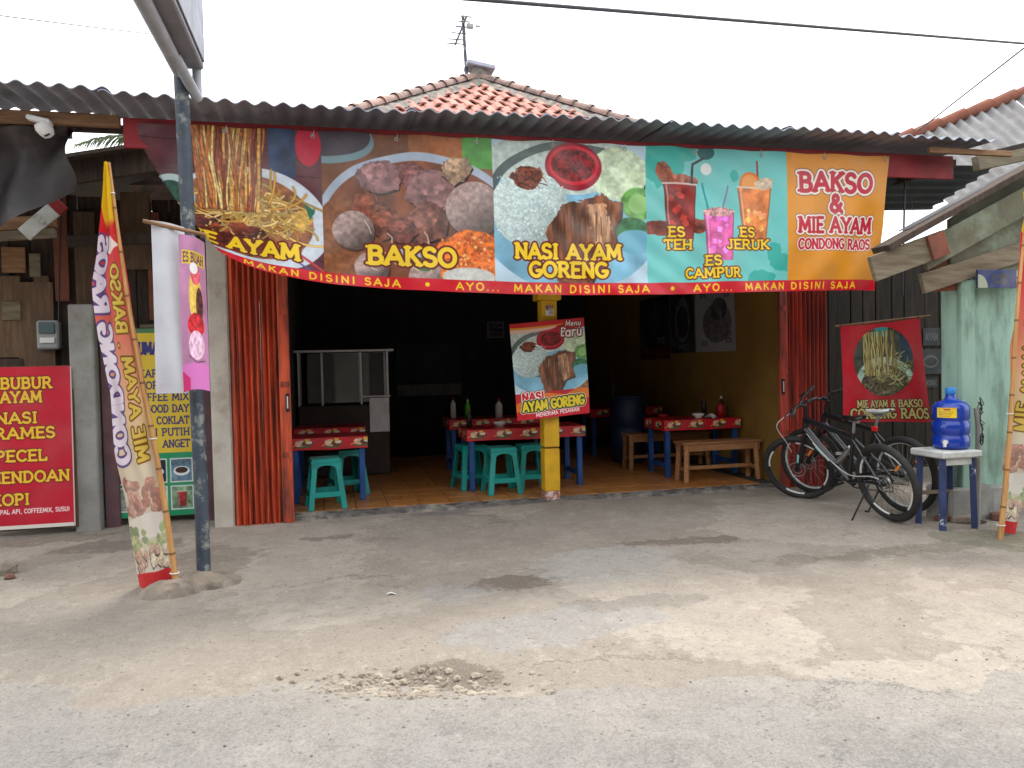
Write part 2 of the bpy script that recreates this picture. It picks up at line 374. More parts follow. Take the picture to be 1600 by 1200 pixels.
def chunk(v, cx, cy, r, col, seed, n=7):
    g = np.random.default_rng(seed); a0 = g.uniform(0, 6.28)
    pts = [(cx+r*g.uniform(.75, 1.15)*math.cos(a0+i*6.283/n), cy+r*g.uniform(.7, 1.1)*math.sin(a0+i*6.283/n)) for i in range(n)]
    v.poly([(x+3, y+5) for x, y in pts], (40, 20, 16)); v.poly(pts, col, .55, r*.3, seed, wob=10)
    q = [(cx+(x-cx)*.6-r*.15, cy+(y-cy)*.5-r*.25) for x, y in pts]; v.poly(q, [min(255, c*1.22) for c in col], .5, r*.22, seed+1, wob=12)
def art_bakso(v):
    w, h = v.w, v.h; v.rect(0, 0, w, h, (120, 76, 50), .3, 50, 2); v.rect(w*.5, 0, w*.83, h*.18, (168, 100, 52), .2); v.rect(w*.82, 0, w, h*.22, (84, 158, 66), .2)
    v.ell(w*.05, h*.06, w*.25, h*.16, (120, 150, 160)); v.ell(w*.05, h*.03, w*.23, h*.14, (70, 60, 70))
    v.ell(w*.56, h*.62, w*.6, h*.5, (172, 186, 206), tex=.1, ts=40); v.ell(w*.56, h*.63, w*.56, h*.45, (118, 68, 44), tex=.45, ts=50, seed=8); v.ell(w*.1, h*.75, w*.16, h*.3, (138, 84, 50), tex=.3)
    for i, (x, y, r, c) in enumerate([(.33, .3, .13, (134, 98, 98)), (.52, .28, .09, (124, 80, 78)), (.64, .38, .15, (130, 96, 94)), (.25, .5, .09, (126, 70, 52)), (.36, .62, .1, (122, 72, 56)), (.6, .62, .14, (116, 76, 66)), (.44, .66, .09, (110, 60, 50)), (.78, .22, .1, (150, 124, 100))]): chunk(v, w*x, h*y, w*r*1.05, c, 30+i)
    for i, (x, y, r) in enumerate([(.17, .68, .12), (.88, .5, .17), (.27, .94, .1), (.6, 1.0, .12)]): v.ell(w*x+3, h*y+5, w*r, w*r, (60, 34, 24), soft=6); v.ell(w*x, h*y, w*r, w*r, (176, 150, 144), tex=.28, ts=9, seed=i, ball=.5)
    v.ell(w*.86, h*.84, w*.22, h*.2, (222, 108, 34), tex=.55, ts=9, seed=3, wob=.2)
    for i in range(60): v.ell(w*U(.68, 1), h*U(.7, .98), U(2, 5), U(2, 5), [(238, 150, 60), (198, 60, 20), (250, 190, 120)][i % 3])
    v.ell(w*.52, h*.82, w*.1, h*.035, (150, 186, 206)); v.ell(w*.58, h*.9, w*.07, h*.05, (60, 110, 50), tex=.5); v.ell(w*.84, h*.98, w*.16, h*.07, (206, 206, 200), tex=.15)
    for i in range(9): x = w*U(.1, .6); y = h*U(.6, .9); v.line([(x, y), (x+U(5, 14), y+U(8, 20)), (x+U(8, 26), y+U(20, 34))], 2.5, (220, 204, 180))
def art_nasi(v):
    w, h = v.w, v.h; v.rect(0, 0, w, h, (190, 216, 232), .12, 80, 2); v.ell(w*.5, h*.5, w*.62, h*.56, (126, 182, 208), tex=.2, ts=50)
    v.ell(w*.45, h*.15, w*.5, h*.22, (196, 212, 206), tex=.2)
    for i in range(7): v.ell(w*.5, h*.36+i*3, w*.52-i*2, h*.36, (52, 66, 66), ring=.985)
    v.ell(w*.82, h*.22, w*.2, h*.2, (206, 224, 190), tex=.25, ts=14, wob=.12); v.ell(w*.95, h*.42, w*.12, h*.12, (108, 170, 84), tex=.4, ts=14); v.ell(w*.95, h*.42, w*.07, h*.07, (150, 200, 120))
    v.ell(w*.9, h*.62, w*.12, h*.1, (44, 118, 66), tex=.4); v.ell(w*.92, h*.7, w*.13, h*.09, (110, 176, 200))
    v.ell(w*.52, h*.17, w*.185, h*.17, (150, 20, 40)); v.ell(w*.52, h*.16, w*.165, h*.14, (214, 32, 54)); v.ell(w*.52, h*.16, w*.145, h*.115, (128, 26, 30), tex=.8, ts=7)
    v.ell(w*.23, h*.48, w*.25, h*.27, (206, 226, 224), tex=.22, ts=5, seed=2, ball=.22, wob=.05)
    for i in range(150): v.ell(w*.23+U(-.21, .21)*w, h*.48+U(-.22, .22)*h, 3.2, 1.7, (236, 244, 240) if i % 2 else (170, 200, 200), rot=U(0, 3))
    v.ell(w*.22, h*.26, w*.1, h*.08, (110, 52, 32), tex=.8, ts=6, wob=.3)
    for i in range(22): x = w*U(.13, .3); y = h*U(.2, .32); v.line([(x, y), (x+U(-16, 16), y+U(-9, 9)), (x+U(0, 30), y+U(0, 16))], 2.5, [(150, 76, 40), (84, 36, 26)][i % 2])
    P = [(.33, .62), (.45, .44), (.6, .4), (.7, .36), (.78, .42), (.84, .4), (.83, .52), (.78, .62), (.82, .8), (.7, .84), (.62, 1), (.4, 1), (.36, .82)]
    v.poly([(x*w+4, y*h+6) for x, y in P], (60, 60, 66)); v.poly([(x*w, y*h) for x, y in P], (118, 72, 48), .7, 26, 6, (2, .5), wob=14)
    v.poly([(x*w, y*h) for x, y in [(.6, .44), (.72, .42), (.76, .6), (.74, .82), (.66, .84), (.62, .6)]], (186, 140, 104), .6, 14, 9, (2.2, .4), wob=14)
    for i in range(26): x = w*U(.4, .78); y = h*U(.45, .6); v.line([(x, y), (x+U(-4, 4), y+h*U(.08, .22))], U(2, 4), [(84, 42, 26), (150, 96, 60), (206, 160, 120), (64, 30, 20)][i % 4], op=.7)
def cup(v, cx, y0, y1, w0, w1, col, seed):
    P = [(cx-w0, y0), (cx+w0, y0), (cx+w1, y1), (cx-w1, y1)]; v.poly(P, [c*.7 for c in col]); v.poly([(cx+(x-cx)*.93, y) for x, y in P], col, .35, 22, seed)
    for i in range(12):
        t = U(.08, .8); x = cx+U(-.7, .7)*(w0+(w1-w0)*t); y = y0+(y1-y0)*t; r = U(.14, .24)*w0; a = U(0, 1.5)
        v.poly([(x+r*math.cos(a+k*1.57), y+r*math.sin(a+k*1.57)) for k in range(4)], [min(255, c*U(1.05, 1.5)+14) for c in col], .2)
    v.line([(cx-w0*.8, y0+6), (cx-w1*.8, y1-6)], 4, (255, 255, 255), op=.45); v.line([(cx-w0, y0), (cx+w0, y0)], 5, (230, 226, 220), op=.8)
def art_es(v):
    w, h = v.w, v.h; v.rect(0, 0, w, h, (112, 200, 196), .05, 90, 3)
    for x, y, rx, ry in [(.1, .12, .16, .16), (.25, .03, .1, .08), (.97, .86, .1, .07), (.8, .98, .1, .06), (.62, .2, .03, .04), (.9, .8, .05, .1)]: v.ell(w*x, h*y, w*rx, h*ry, (48, 172, 160), wob=.25, seed=int(x*50))
    v.ell(w*.42, h*.03, w*.06, h*.05, (20, 96, 96)); v.ell(w*.42, h*.15, w*.04, h*.045, (226, 230, 226))
    v.ell(w*.1, h*.6, w*.12, h*.06, (132, 60, 44), wob=.3, tex=.5); v.ell(w*.35, h*.58, w*.08, h*.05, (132, 60, 44), wob=.3, tex=.5)
    v.ell(w*.13, h*.2, w*.05, h*.09, (150, 84, 60), rot=-.5, tex=.5, wob=.2); v.ell(w*.26, h*.25, w*.1, h*.05, (170, 96, 76), tex=.6, wob=.2)
    v.line([(w*.3, h*.6), (w*.32, h*.12), (w*.4, h*.07)], 7, (34, 38, 44)); cup(v, w*.23, h*.27, h*.68, w*.115, w*.085, (138, 42, 36), 1)
    v.line([(w*.53, h*.45), (w*.57, h*.28)], 5, (126, 110, 160)); v.line([(w*.39, h*.26), (w*.42, h*.46)], 6, (34, 140, 150))
    v.line([(w*.79, h*.3), (w*.78, h*.08)], 6, (160, 60, 70)); v.ell(w*.73, h*.26, w*.075, h*.1, (232, 120, 40)); v.ell(w*.73, h*.26, w*.06, h*.08, (240, 160, 80)); cup(v, w*.76, h*.28, h*.7, w*.12, w*.085, (226, 130, 66), 2); v.ell(w*.83, h*.25, w*.06, h*.05, (214, 196, 170), wob=.3, tex=.3)
    cup(v, w*.5, h*.47, h*.84, w*.115, w*.085, (222, 92, 164), 3); v.ell(w*.5, h*.475, w*.115, h*.035, (206, 150, 150), tex=.7, ts=6)
YEL = (246, 206, 36); DRED = (150, 26, 20)
LY = [(.11, DRED), (.07, (60, 14, 10))]
def poster_food_circle(v, cx, cy, rx, ry):
    o = v.a.copy(); t = Cv(int(rx*2), int(ry*2)); tv = t
    w, h = t.w, t.h; tv.rect(0, 0, w, h, (70, 74, 66), .4, 30, 2); tv.rect(w*.4, 0, w*.62, h*.14, (60, 150, 150)); tv.rect(w*.8, h*.1, w, h*.5, (40, 60, 80), .4)
    tv.ell(w*.5, h*.85, w*.5, h*.42, (176, 200, 184), tex=.2); tv.ell(w*.5, h*.9, w*.42, h*.36, (96, 84, 64), tex=.7, ts=10)
    for i in range(40): tv.ell(U(.1, .9)*w, U(.6, 1)*h, U(4, 12), U(3, 9), [(84, 60, 50), (120, 140, 96), (150, 140, 120), (60, 44, 40)][i % 4], wob=.3, seed=i)
    noodles(tv, w*.6, h*.66, w*.3, h*.18, 30, [(196, 190, 120), (160, 160, 90), (214, 206, 150)], 4)
    for i in range(34):
        x = w*U(.18, .72); am = U(2, 6); ph = U(0, 6); c = [(206, 190, 120), (176, 150, 84), (220, 210, 150), (150, 120, 66)][i % 4]
        pts = [(x+am*math.sin(ph+j*.8), h*.06+j*h*.07) for j in range(10)]; tv.line(pts, 7, [q*.4 for q in c], op=.5); tv.line(pts, 4.5, c)
    b = v.bb(cx-rx, cy-ry, cx+rx, cy+ry); a, X, Y = b
    m = np.clip((1-np.hypot((X-cx)/rx, (Y-cy)/ry))*min(rx, ry)+.5, 0, 1)
    ix = np.clip((X-cx+rx).astype(int), 0, w-1); iy = np.clip((Y-cy+ry).astype(int), 0, h-1); a += (t.a[iy, ix]-a)*m[..., None]
# ---- the long banner: 6.35 x 1.27 m at 330 px per metre
BW, BH = 6.38, 1.27; PB = 330
bx_ = [0, 1.36, 2.69, 4.0, 5.33, BW]         # panel edges in metres
def art_banner():
    c = Cv(int(BW*PB), int(BH*PB), (200, 24, 40)); hb = (BH-.1)*PB; e = [k*PB for k in bx_]
    for f, a, b in ((art_mie, 0, 1), (art_bakso, 1, 2), (art_nasi, 2, 3), (art_es, 3, 4)): f(c.view(e[a], 0, e[b], hb))
    c.rect(e[4], 0, e[5], hb, (226, 148, 40), .06, 70, 4)
    c.text('MIE AYAM', e[0]+.735*PB, hb-.15*PB, 44, YEL, .14, LY, width=.88*PB)
    c.text('BAKSO', e[1]+.67*PB, hb-.18*PB, 46, YEL, .14, LY, width=.68*PB)
    c.text('NASI AYAM', e[2]+.62*PB, hb-.26*PB, 38, YEL, .14, LY, width=.9*PB); c.text('GORENG', e[2]+.62*PB, hb-.11*PB, 38, YEL, .14, LY, width=.66*PB)
    for s, x, y, wd in (('ES', .27, .44, .14), ('TEH', .28, .33, .24), ('ES', .93, .44, .14), ('JERUK', .94, .33, .42), ('ES', .6, .19, .14), ('CAMPUR', .6, .08, .5)):
        c.text(s, e[3]+x*PB, hb-y*PB, 26, YEL, .13, LY, width=wd*PB)
    WL = [(.16, (120, 60, 40)), (.12, (246, 236, 224))]; RD = (196, 32, 56)
    xm = e[4]+.5*PB
    c.text('BAKSO', xm, .26*PB, 54, RD, .125, WL, width=.74*PB); c.text('&', xm, .46*PB, 50, RD, .13, WL); c.text('MIE AYAM', xm, .66*PB, 44, RD, .115, WL, width=.8*PB); c.text('CONDONG RAOS', xm, .835*PB, 29, RD, .11, WL, width=.8*PB)
    c.rect(0, hb, c.w, c.h, (206, 24, 42), .06, 60)
    y = hb+.05*PB
    for x in (.3, 2.37, 4.42): c.text('AYO...  MAKAN DISINI SAJA', x*PB, y, 19, YEL, .12, (), False, align=0, gap=.34, width=1.63*PB)
    for x in (.1, 2.14, 4.22): c.ell(x*PB, y, 6, 6, YEL)
    return c
# ================================================================ materials
M = {}
M['concrete_post'] = pbr('concrete_post', (.30, .30, .28), (.22, .22, .20), 5, .9, .5, 40, dirt=(.12, .10, .08), dmin=.55, dmax=.8)
M['whitewash'] = pbr('whitewash', (.52, .49, .43), (.42, .38, .32), 4, .9, .4, 40, dirt=(.2, .13, .09), dscale=2.2, dmin=.5, dmax=.75)
M['purple'] = pbr('purple_paint', srgb(104, 74, 78), srgb(84, 58, 62), 6, .8, .3, 50, dirt=srgb(70, 84, 100), dmin=.6, dmax=.75)
M['ochre'] = pbr('ochre_wall', (.27, .15, .026), (.21, .115, .02), 2.5, .85, .2, 60, dirt=(.2, .12, .05), dscale=3, dmin=.55, dmax=.8)
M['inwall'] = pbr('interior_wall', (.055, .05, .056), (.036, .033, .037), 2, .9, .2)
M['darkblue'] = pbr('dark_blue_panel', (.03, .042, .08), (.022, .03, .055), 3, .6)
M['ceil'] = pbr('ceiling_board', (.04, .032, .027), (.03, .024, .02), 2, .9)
M['plaster'] = pbr('grey_plaster', (.26, .24, .22), (.18, .16, .15), 3, .9, .4, 40)
M['tile_or'] = pbr('orange_floor_tile', srgb(188, 126, 68), srgb(172, 110, 57), 3, .34, 0, 30, rnd=.07, dirt=srgb(130, 94, 62), dscale=2.5, dmin=.5, dmax=.85)
M['grout'] = pbr('dark_grout', (.07, .055, .045), (.04, .035, .03), 8, .95, .4)
M['sill'] = pbr('worn_sill', (.2, .18, .16), (.06, .05, .05), 9, .9, .8, 30, dirt=(.32, .29, .25), dscale=4, dmin=.5, dmax=.62)
M['corr'] = pbr('grey_corrugated', (.37, .40, .475), (.28, .30, .36), 3, .75, .3, 30, rnd=.12, dirt=(.16, .15, .15), dscale=2.5, dmin=.55, dmax=.8)
M['corr_pale'] = pbr('pale_corrugated', (.20, .20, .205), (.14, .135, .135), 4, .85, .3, 30, rnd=.08, dirt=(.12, .1, .09), dmin=.55, dmax=.8)
M['corr_dark'] = pbr('dark_corrugated', (.05, .052, .06), (.032, .033, .04), 3, .7, .3, 30)
M['clay'] = pbr('clay_tile', srgb(178, 126, 112), srgb(158, 104, 92), 6, .85, .3, 50, rnd=.2, dirt=srgb(112, 90, 84), dscale=5, dmin=.55, dmax=.75)
M['clay_old'] = pbr('old_ridge_tile', srgb(150, 120, 110), srgb(116, 100, 94), 6, .9, .4, 40, rnd=.14, dirt=srgb(90, 84, 82), dscale=6, dmin=.5, dmax=.7)
M['mortar'] = pbr('mortar', srgb(140, 134, 126), srgb(96, 90, 84), 12, .95, .8, 20)
M['red_paint'] = pbr('red_board_paint', srgb(142, 30, 38), srgb(122, 24, 30), 5, .65, .2, 40, dirt=srgb(90, 40, 36), dmin=.6, dmax=.8)
M['wood'] = pbr('weathered_wood', srgb(150, 112, 80), srgb(112, 80, 56), 3, .85, .4, 30, stretch=(1.5, 12, 12), rnd=.15)
M['wood_dark'] = pbr('dark_old_wood', srgb(74, 58, 48), srgb(48, 38, 32), 3, .9, .5, 30, stretch=(8, 8, 1), rnd=.3, dirt=srgb(100, 82, 66), dscale=4, dmin=.6, dmax=.8)
M['wood_brown'] = pbr('brown_plywood', srgb(104, 82, 62), srgb(76, 58, 44), 3, .9, .4, 30, stretch=(8, 8, 1), rnd=.25, dirt=srgb(130, 106, 80), dscale=3, dmin=.58, dmax=.75)
M['bench_wood'] = pbr('bench_wood', srgb(166, 118, 76), srgb(138, 92, 56), 4, .6, .2, 30, stretch=(1.5, 10, 10), rnd=.08)
M['shutter'] = pbr('orange_shutter', srgb(222, 92, 50), srgb(196, 72, 40), 4, .55, .15, 40, stretch=(3, 3, .3), rnd=.16, dirt=srgb(92, 42, 34), dscale=4.5, dmin=.42, dmax=.63)
M['shutter_r'] = pbr('red_shutter', srgb(206, 80, 60), srgb(180, 62, 50), 4, .55, .15, 40, stretch=(3, 3, .3), rnd=.16, dirt=srgb(98, 44, 38), dscale=4.5, dmin=.42, dmax=.63)
M['yellow'] = pbr('yellow_post', srgb(222, 174, 20), srgb(200, 150, 16), 5, .6, .2, 40, dirt=srgb(150, 110, 40), dscale=4, dmin=.62, dmax=.8)
M['peel'] = pbr('peeled_plaster', srgb(206, 186, 176), srgb(150, 96, 86), 24, .9, .5, 40, lo=.42, hi=.55)
M['black'] = pbr('black_metal', (.012, .012, .013), None, rough=.35)
M['rubber'] = pbr('black_rubber', (.012, .012, .013), (.026, .025, .024), 8, .7, .2)
M['steel'] = pbr('bare_steel', (.5, .5, .5), (.38, .37, .36), 10, .4, metal=.9)
M['alu'] = pbr('aluminium', (.55, .57, .6), (.45, .46, .48), 10, .45, metal=.6)
M['pole'] = pbr('blue_grey_pole', srgb(62, 72, 84), srgb(46, 56, 66), 8, .6, .4, 60, dirt=srgb(128, 130, 126), dscale=9, dmin=.54, dmax=.62)
M['teal'] = pbr('teal_plastic', srgb(20, 152, 143), srgb(17, 138, 131), 5, .45, rnd=.06, dirt=srgb(30, 112, 108), dscale=5, dmin=.55, dmax=.8)
M['blue_paint'] = pbr('blue_leg_paint', srgb(30, 82, 150), srgb(24, 66, 126), 6, .55, .2, 40)
M['blue_worn'] = pbr('worn_blue_paint', srgb(44, 60, 104), srgb(32, 44, 80), 8, .7, .3, 40, dirt=srgb(190, 196, 200), dscale=14, dmin=.62, dmax=.68)
M['white_worn'] = pbr('worn_white_paint', srgb(206, 210, 206), srgb(176, 178, 172), 6, .7, .3, 40, dirt=srgb(130, 104, 92), dscale=6, dmin=.58, dmax=.7)
M['white'] = pbr('white_plastic', (.7, .7, .68), None, rough=.45)
M['grey'] = pbr('grey_plastic', (.3, .31, .31), None, rough=.5)
M['bamboo'] = pbr('bamboo', srgb(196, 150, 92), srgb(172, 122, 70), 6, .55, .2, 30, stretch=(8, 8, .6))
M['node'] = pbr('bamboo_node', srgb(120, 84, 50), None, rough=.7)
M['green_wall'] = pbr('green_wall', srgb(152, 184, 168), srgb(122, 156, 142), 2.2, .9, .3, 40, stretch=(2, 2, .5), dirt=srgb(92, 100, 86), dscale=2.2, dmin=.5, dmax=.72)
M['moss_board'] = pbr('mossy_board', srgb(112, 114, 94), srgb(84, 82, 68), 3, .9, .4, 30, dirt=srgb(134, 150, 130), dscale=2, dmin=.52, dmax=.7)
M['tan_board'] = pbr('tan_board', srgb(128, 118, 98), srgb(98, 86, 70), 4, .9, .3, 30, stretch=(1, 8, 8), dirt=srgb(100, 84, 66), dmin=.55, dmax=.8)
M['redbrown'] = pbr('red_brown_board', srgb(132, 78, 58), srgb(110, 62, 48), 5, .9, .4, 30, dirt=srgb(80, 60, 50), dmin=.55, dmax=.75)
M['tarp'] = pbr('black_tarp', (.022, .02, .022), (.05, .043, .043), 3, .55, .3, 20, dirt=(.13, .10, .095), dscale=2.2, dmin=.52, dmax=.75)
M['gallon'] = pbr('blue_gallon', srgb(22, 62, 168), srgb(18, 50, 146), 3, .18, spec=.6)
M['gallon_cap'] = pbr('light_blue_cap', srgb(40, 130, 206), None, rough=.4)
M['brick'] = pbr('old_brick', srgb(130, 92, 76), srgb(104, 70, 58), 9, .9, .6, 40, dirt=srgb(150, 138, 122), dscale=8, dmin=.55, dmax=.7)
M['stone'] = pbr('stone', srgb(150, 138, 124), srgb(118, 106, 94), 6, .95, .7, 30)
M['footing'] = pbr('dusty_footing', srgb(142, 130, 116), srgb(112, 101, 90), 9, .95, 1, 30, dirt=srgb(84, 75, 66), dscale=7, dmin=.5, dmax=.66)
M['cable'] = pbr('cable_black', (.03, .03, .035), None, rough=.6)
M['glass'] = pbr('cart_glass', (.8, .84, .86), None, rough=.02, trans=1, spec=.25)
M['palm'] = pbr('palm_green', srgb(96, 112, 84), srgb(74, 92, 66), 4, .6, rnd=.1)
M['trunk'] = pbr('palm_trunk', (.17, .14, .11), (.1, .085, .07), 5, .95, .5)
M['dark_red'] = pbr('dark_red_plastic', srgb(150, 20, 30), None, rough=.4)
M['green_pl'] = pbr('green_bottle', srgb(70, 190, 40), None, rough=.35)
M['paper'] = pbr('grey_paper', (.28, .29, .31), (.2, .2, .22), 6, .9)
M['darkbrown'] = pbr('dark_brown_board', srgb(66, 54, 48), srgb(44, 37, 34), 3, .9, .4, 30, stretch=(6, 6, .8), rnd=.3)  # dark brown planking
# ================================================================ ground
CS, SN = math.cos(R(17)), math.sin(R(17))
def vroad(x, y): return (x-.75)*SN+(y+3.84)*CS       # metres from the road edge towards the shop
def smooth(a, b, x): t = np.clip((x-a)/(b-a), 0, 1); return t*t*(3-2*t)
def zfore(x, y):
    x = np.asarray(x, float); y = np.asarray(y, float); v = vroad(x, y)
    z = -.075+.019*np.clip(v, 0, 4) - .012 + .034*smooth(-.3, .35, v+(fbm(x*1.7, y*1.7, 3, 4)-.5)*.9)
    z += (fbm(x*.9, y*.9, 11, 3)-.5)*.03 + (fbm(x*7, y*7, 5, 3)-.5)*.008
    q = np.exp(-(((x-.32)/.55)**2+((vroad(x, y)-.06)/.13)**2))       # pothole at the road edge
    return z-.045*q
def zroad(x, y):
    x = np.asarray(x, float); y = np.asarray(y, float)
    q = np.exp(-(((x-.32)/.55)**2+((vroad(x, y)-.06)/.13)**2))
    return -.075+(fbm(x*.7, y*.7, 21, 3)-.5)*.016+(fbm(x*14, y*14, 23, 2)-.5)*.003-.045*q
def gz(x, y): return max(float(zfore(x, y)), float(zroad(x, y)) if vroad(x, y) < .6 else -9)
def atg(px, py):
    z = 0
    for k in range(5): p = at(px, py, Z=z); z = gz(p.x, p.y)
    return p
def ground_grid(name, x0, x1, y0, y1, st, zf, mat, keep=None):
    xs = np.arange(x0, x1+st/2, st); ys = np.arange(y0, y1+st/2, st); X, Y = np.meshgrid(xs, ys); Z = zf(X, Y)
    v = np.stack([X, Y, Z], -1).reshape(-1, 3); nx, ny = len(xs), len(ys)
    i = (np.arange(ny-1)[:, None]*nx+np.arange(nx-1)[None]).ravel(); f = np.stack([i, i+1, i+1+nx, i+nx], -1)
    if keep is not None: f = f[keep(X, Y)[:-1, :-1].ravel()]
    me = bpy.data.meshes.new(name); me.from_pydata(v.tolist(), [], f.tolist()); me.polygons.foreach_set('use_smooth', [True]*len(f)); me.materials.append(mat)
    o = bpy.data.objects.new(name, me); COL.objects.link(o); return tag(o, kind='structure')
def ground_mat(name, c1, c2, c3, sc, patches=(), grit=.5, edge=None):
    m = bpy.data.materials.new(name); m.use_nodes = True; t = m.node_tree; N = t.nodes; L = t.links; B = N['Principled BSDF']
    B.inputs['Roughness'].default_value = .92; B.inputs['Specular IOR Level'].default_value = .25
    tc = N.new('ShaderNodeTexCoord'); P = tc.outputs['Object']
    def noise(s, d=8, r=.6, off=0, vec=None):
        n = N.new('ShaderNodeTexNoise'); n.inputs['Scale'].default_value = s; n.inputs['Detail'].default_value = d; n.inputs['Roughness'].default_value = r
        mp = N.new('ShaderNodeMapping'); mp.inputs['Location'].default_value = (off, off*1.7, 0); L.new(vec or P, mp.inputs[0]); L.new(mp.outputs[0], n.inputs[0]); return n
    def rg(src, a, b, c=0, d=1):
        r = N.new('ShaderNodeMapRange'); r.inputs[1].default_value = a; r.inputs[2].default_value = b; r.inputs[3].default_value = c; r.inputs[4].default_value = d; L.new(src, r.inputs[0]); return r.outputs[0]
    def mth(op, a, b):
        n = N.new('ShaderNodeMath'); n.operation = op
        for k, s in ((0, a), (1, b)):
            if hasattr(s, 'type'): L.new(s, n.inputs[k])
            else: n.inputs[k].default_value = s
        return n.outputs[0]
    def mix(f, a, b):
        x = N.new('ShaderNodeMix'); x.data_type = 'RGBA'; L.new(f, x.inputs[0])
        for k, s in ((6, a), (7, b)):
            if hasattr(s, 'type'): L.new(s, x.inputs[k])
            else: x.inputs[k].default_value = (*s, 1)
        return x.outputs[2]
    col = mix(rg(noise(sc).outputs[0], .38, .62), c1, c2)
    col = mix(rg(noise(sc*.45, 9, .65, 5).outputs[0], .5, .66), col, c3)
    if edge:
        sx = N.new('ShaderNodeVectorMath'); sx.operation = 'DOT_PRODUCT'; L.new(P, sx.inputs[0]); sx.inputs[1].default_value = (SN, CS, 0)
        v = mth('ADD', sx.outputs['Value'], -.75*SN+3.84*CS); v = mth('ADD', v, rg(noise(1.6, 9, .65, 9).outputs[0], 0, 1, -.9, .9))
        for a, b, c, d, cl, am in edge:
            f = mth('MULTIPLY', rg(v, a, b), rg(v, c, d, 1, 0)); col = mix(mth('MULTIPLY', f, am), col, cl)
    wn = noise(2.6, 10, .72, 3).outputs['Color']; ws = N.new('ShaderNodeVectorMath'); ws.operation = 'MULTIPLY_ADD'
    L.new(wn, ws.inputs[0]); ws.inputs[1].default_value = (1.1, .7, 0); L.new(P, ws.inputs[2])
    if patches:                       # old slab repairs: pieces of slightly different age
        vs_ = N.new('ShaderNodeTexVoronoi'); vs_.inputs['Scale'].default_value = .75; L.new(ws.outputs[0], vs_.inputs['Vector']); bs = N.new('ShaderNodeRGBToBW'); L.new(vs_.outputs['Color'], bs.inputs[0])
        col = mix(rg(bs.outputs[0], .5, .52, 0, .38), col, tuple(c*.72 for c in c2)); col = mix(rg(bs.outputs[0], .36, .34, 0, .3), col, tuple(c*1.05 for c in c3))
    for x, y, rx, ry, cl, am in patches:
        mp = N.new('ShaderNodeMapping'); mp.vector_type = 'TEXTURE'; mp.inputs['Location'].default_value = (x+.55, y+.35, 0); mp.inputs['Scale'].default_value = (rx, ry, 50); L.new(ws.outputs[0], mp.inputs[0])
        ln = N.new('ShaderNodeVectorMath'); ln.operation = 'LENGTH'; L.new(mp.outputs[0], ln.inputs[0])
        col = mix(rg(ln.outputs['Value'], 1.03, .93, 0, am), col, cl)
    col = mix(rg(noise(11, 8, .75, 12).outputs[0], .5, .72, 0, .55), col, tuple(c*.62 for c in c2)); col = mix(rg(noise(8, 8, .75, 15).outputs[0], .54, .74, 0, .5), col, tuple(min(.7, c*1.35) for c in c3)); col = mix(rg(noise(26, 6, .7, 19).outputs[0], .56, .7, 0, .4), col, tuple(c*.55 for c in c1))
    va = N.new('ShaderNodeTexVoronoi'); va.inputs['Scale'].default_value = 115; L.new(P, va.inputs['Vector'])      # aggregate
    bw = N.new('ShaderNodeRGBToBW'); L.new(va.outputs['Color'], bw.inputs[0])
    col = mix(rg(bw.outputs[0], .58, .8, 0, .3*grit), col, tuple(c*.55 for c in c2)); col = mix(rg(bw.outputs[0], .42, .2, 0, .22*grit), col, tuple(min(.7, c*1.4) for c in c3))
    vb = N.new('ShaderNodeTexVoronoi'); vb.inputs['Scale'].default_value = 26; L.new(P, vb.inputs['Vector']); bb = N.new('ShaderNodeRGBToBW'); L.new(vb.outputs['Color'], bb.inputs[0])
    col = mix(mth('MULTIPLY', rg(vb.outputs['Distance'], .26, .18), rg(bb.outputs[0], .66, .7, 0, .5)), col, tuple(c*.4 for c in c2))
    sp = noise(95, 3, .6, 2).outputs[0]; col = mix(rg(sp, .62, .72, 0, grit), col, tuple(c*.42 for c in c1)); col = mix(rg(noise(70, 3, .6, 8).outputs[0], .62, .74, 0, grit*.7), col, tuple(min(.75, c*1.5) for c in c2))
    # thin cracks
    vo = N.new('ShaderNodeTexVoronoi'); vo.feature = 'DISTANCE_TO_EDGE'; vo.inputs['Scale'].default_value = .8; L.new(ws.outputs[0], vo.inputs['Vector'])
    ck = mth('MULTIPLY', rg(vo.outputs['Distance'], .012, .003), rg(noise(.9, 3, .5, 4).outputs[0], .5, .6)); col = mix(mth('MULTIPLY', ck, .6 if edge else .2), col, tuple(c*.4 for c in c1))
    L.new(col, B.inputs['Base Color'])
    b1 = N.new('ShaderNodeBump'); b1.inputs['Strength'].default_value = .8; b1.inputs['Distance'].default_value = .02; L.new(noise(38, 8, .7).outputs[0], b1.inputs['Height'])
    b2 = N.new('ShaderNodeBump'); b2.inputs['Strength'].default_value = .8; b2.inputs['Distance'].default_value = .008; L.new(noise(160, 3, .6).outputs[0], b2.inputs['Height']); L.new(b1.outputs[0], b2.inputs['Normal'])
    L.new(b2.outputs[0], B.inputs['Normal']); return m
damp = (.13, .10, .08); pale = (.36, .345, .315); sand = (.37, .335, .285)
def pt(px, py): p = at(px, py, Z=-.04); return p.x, p.y
PT = []
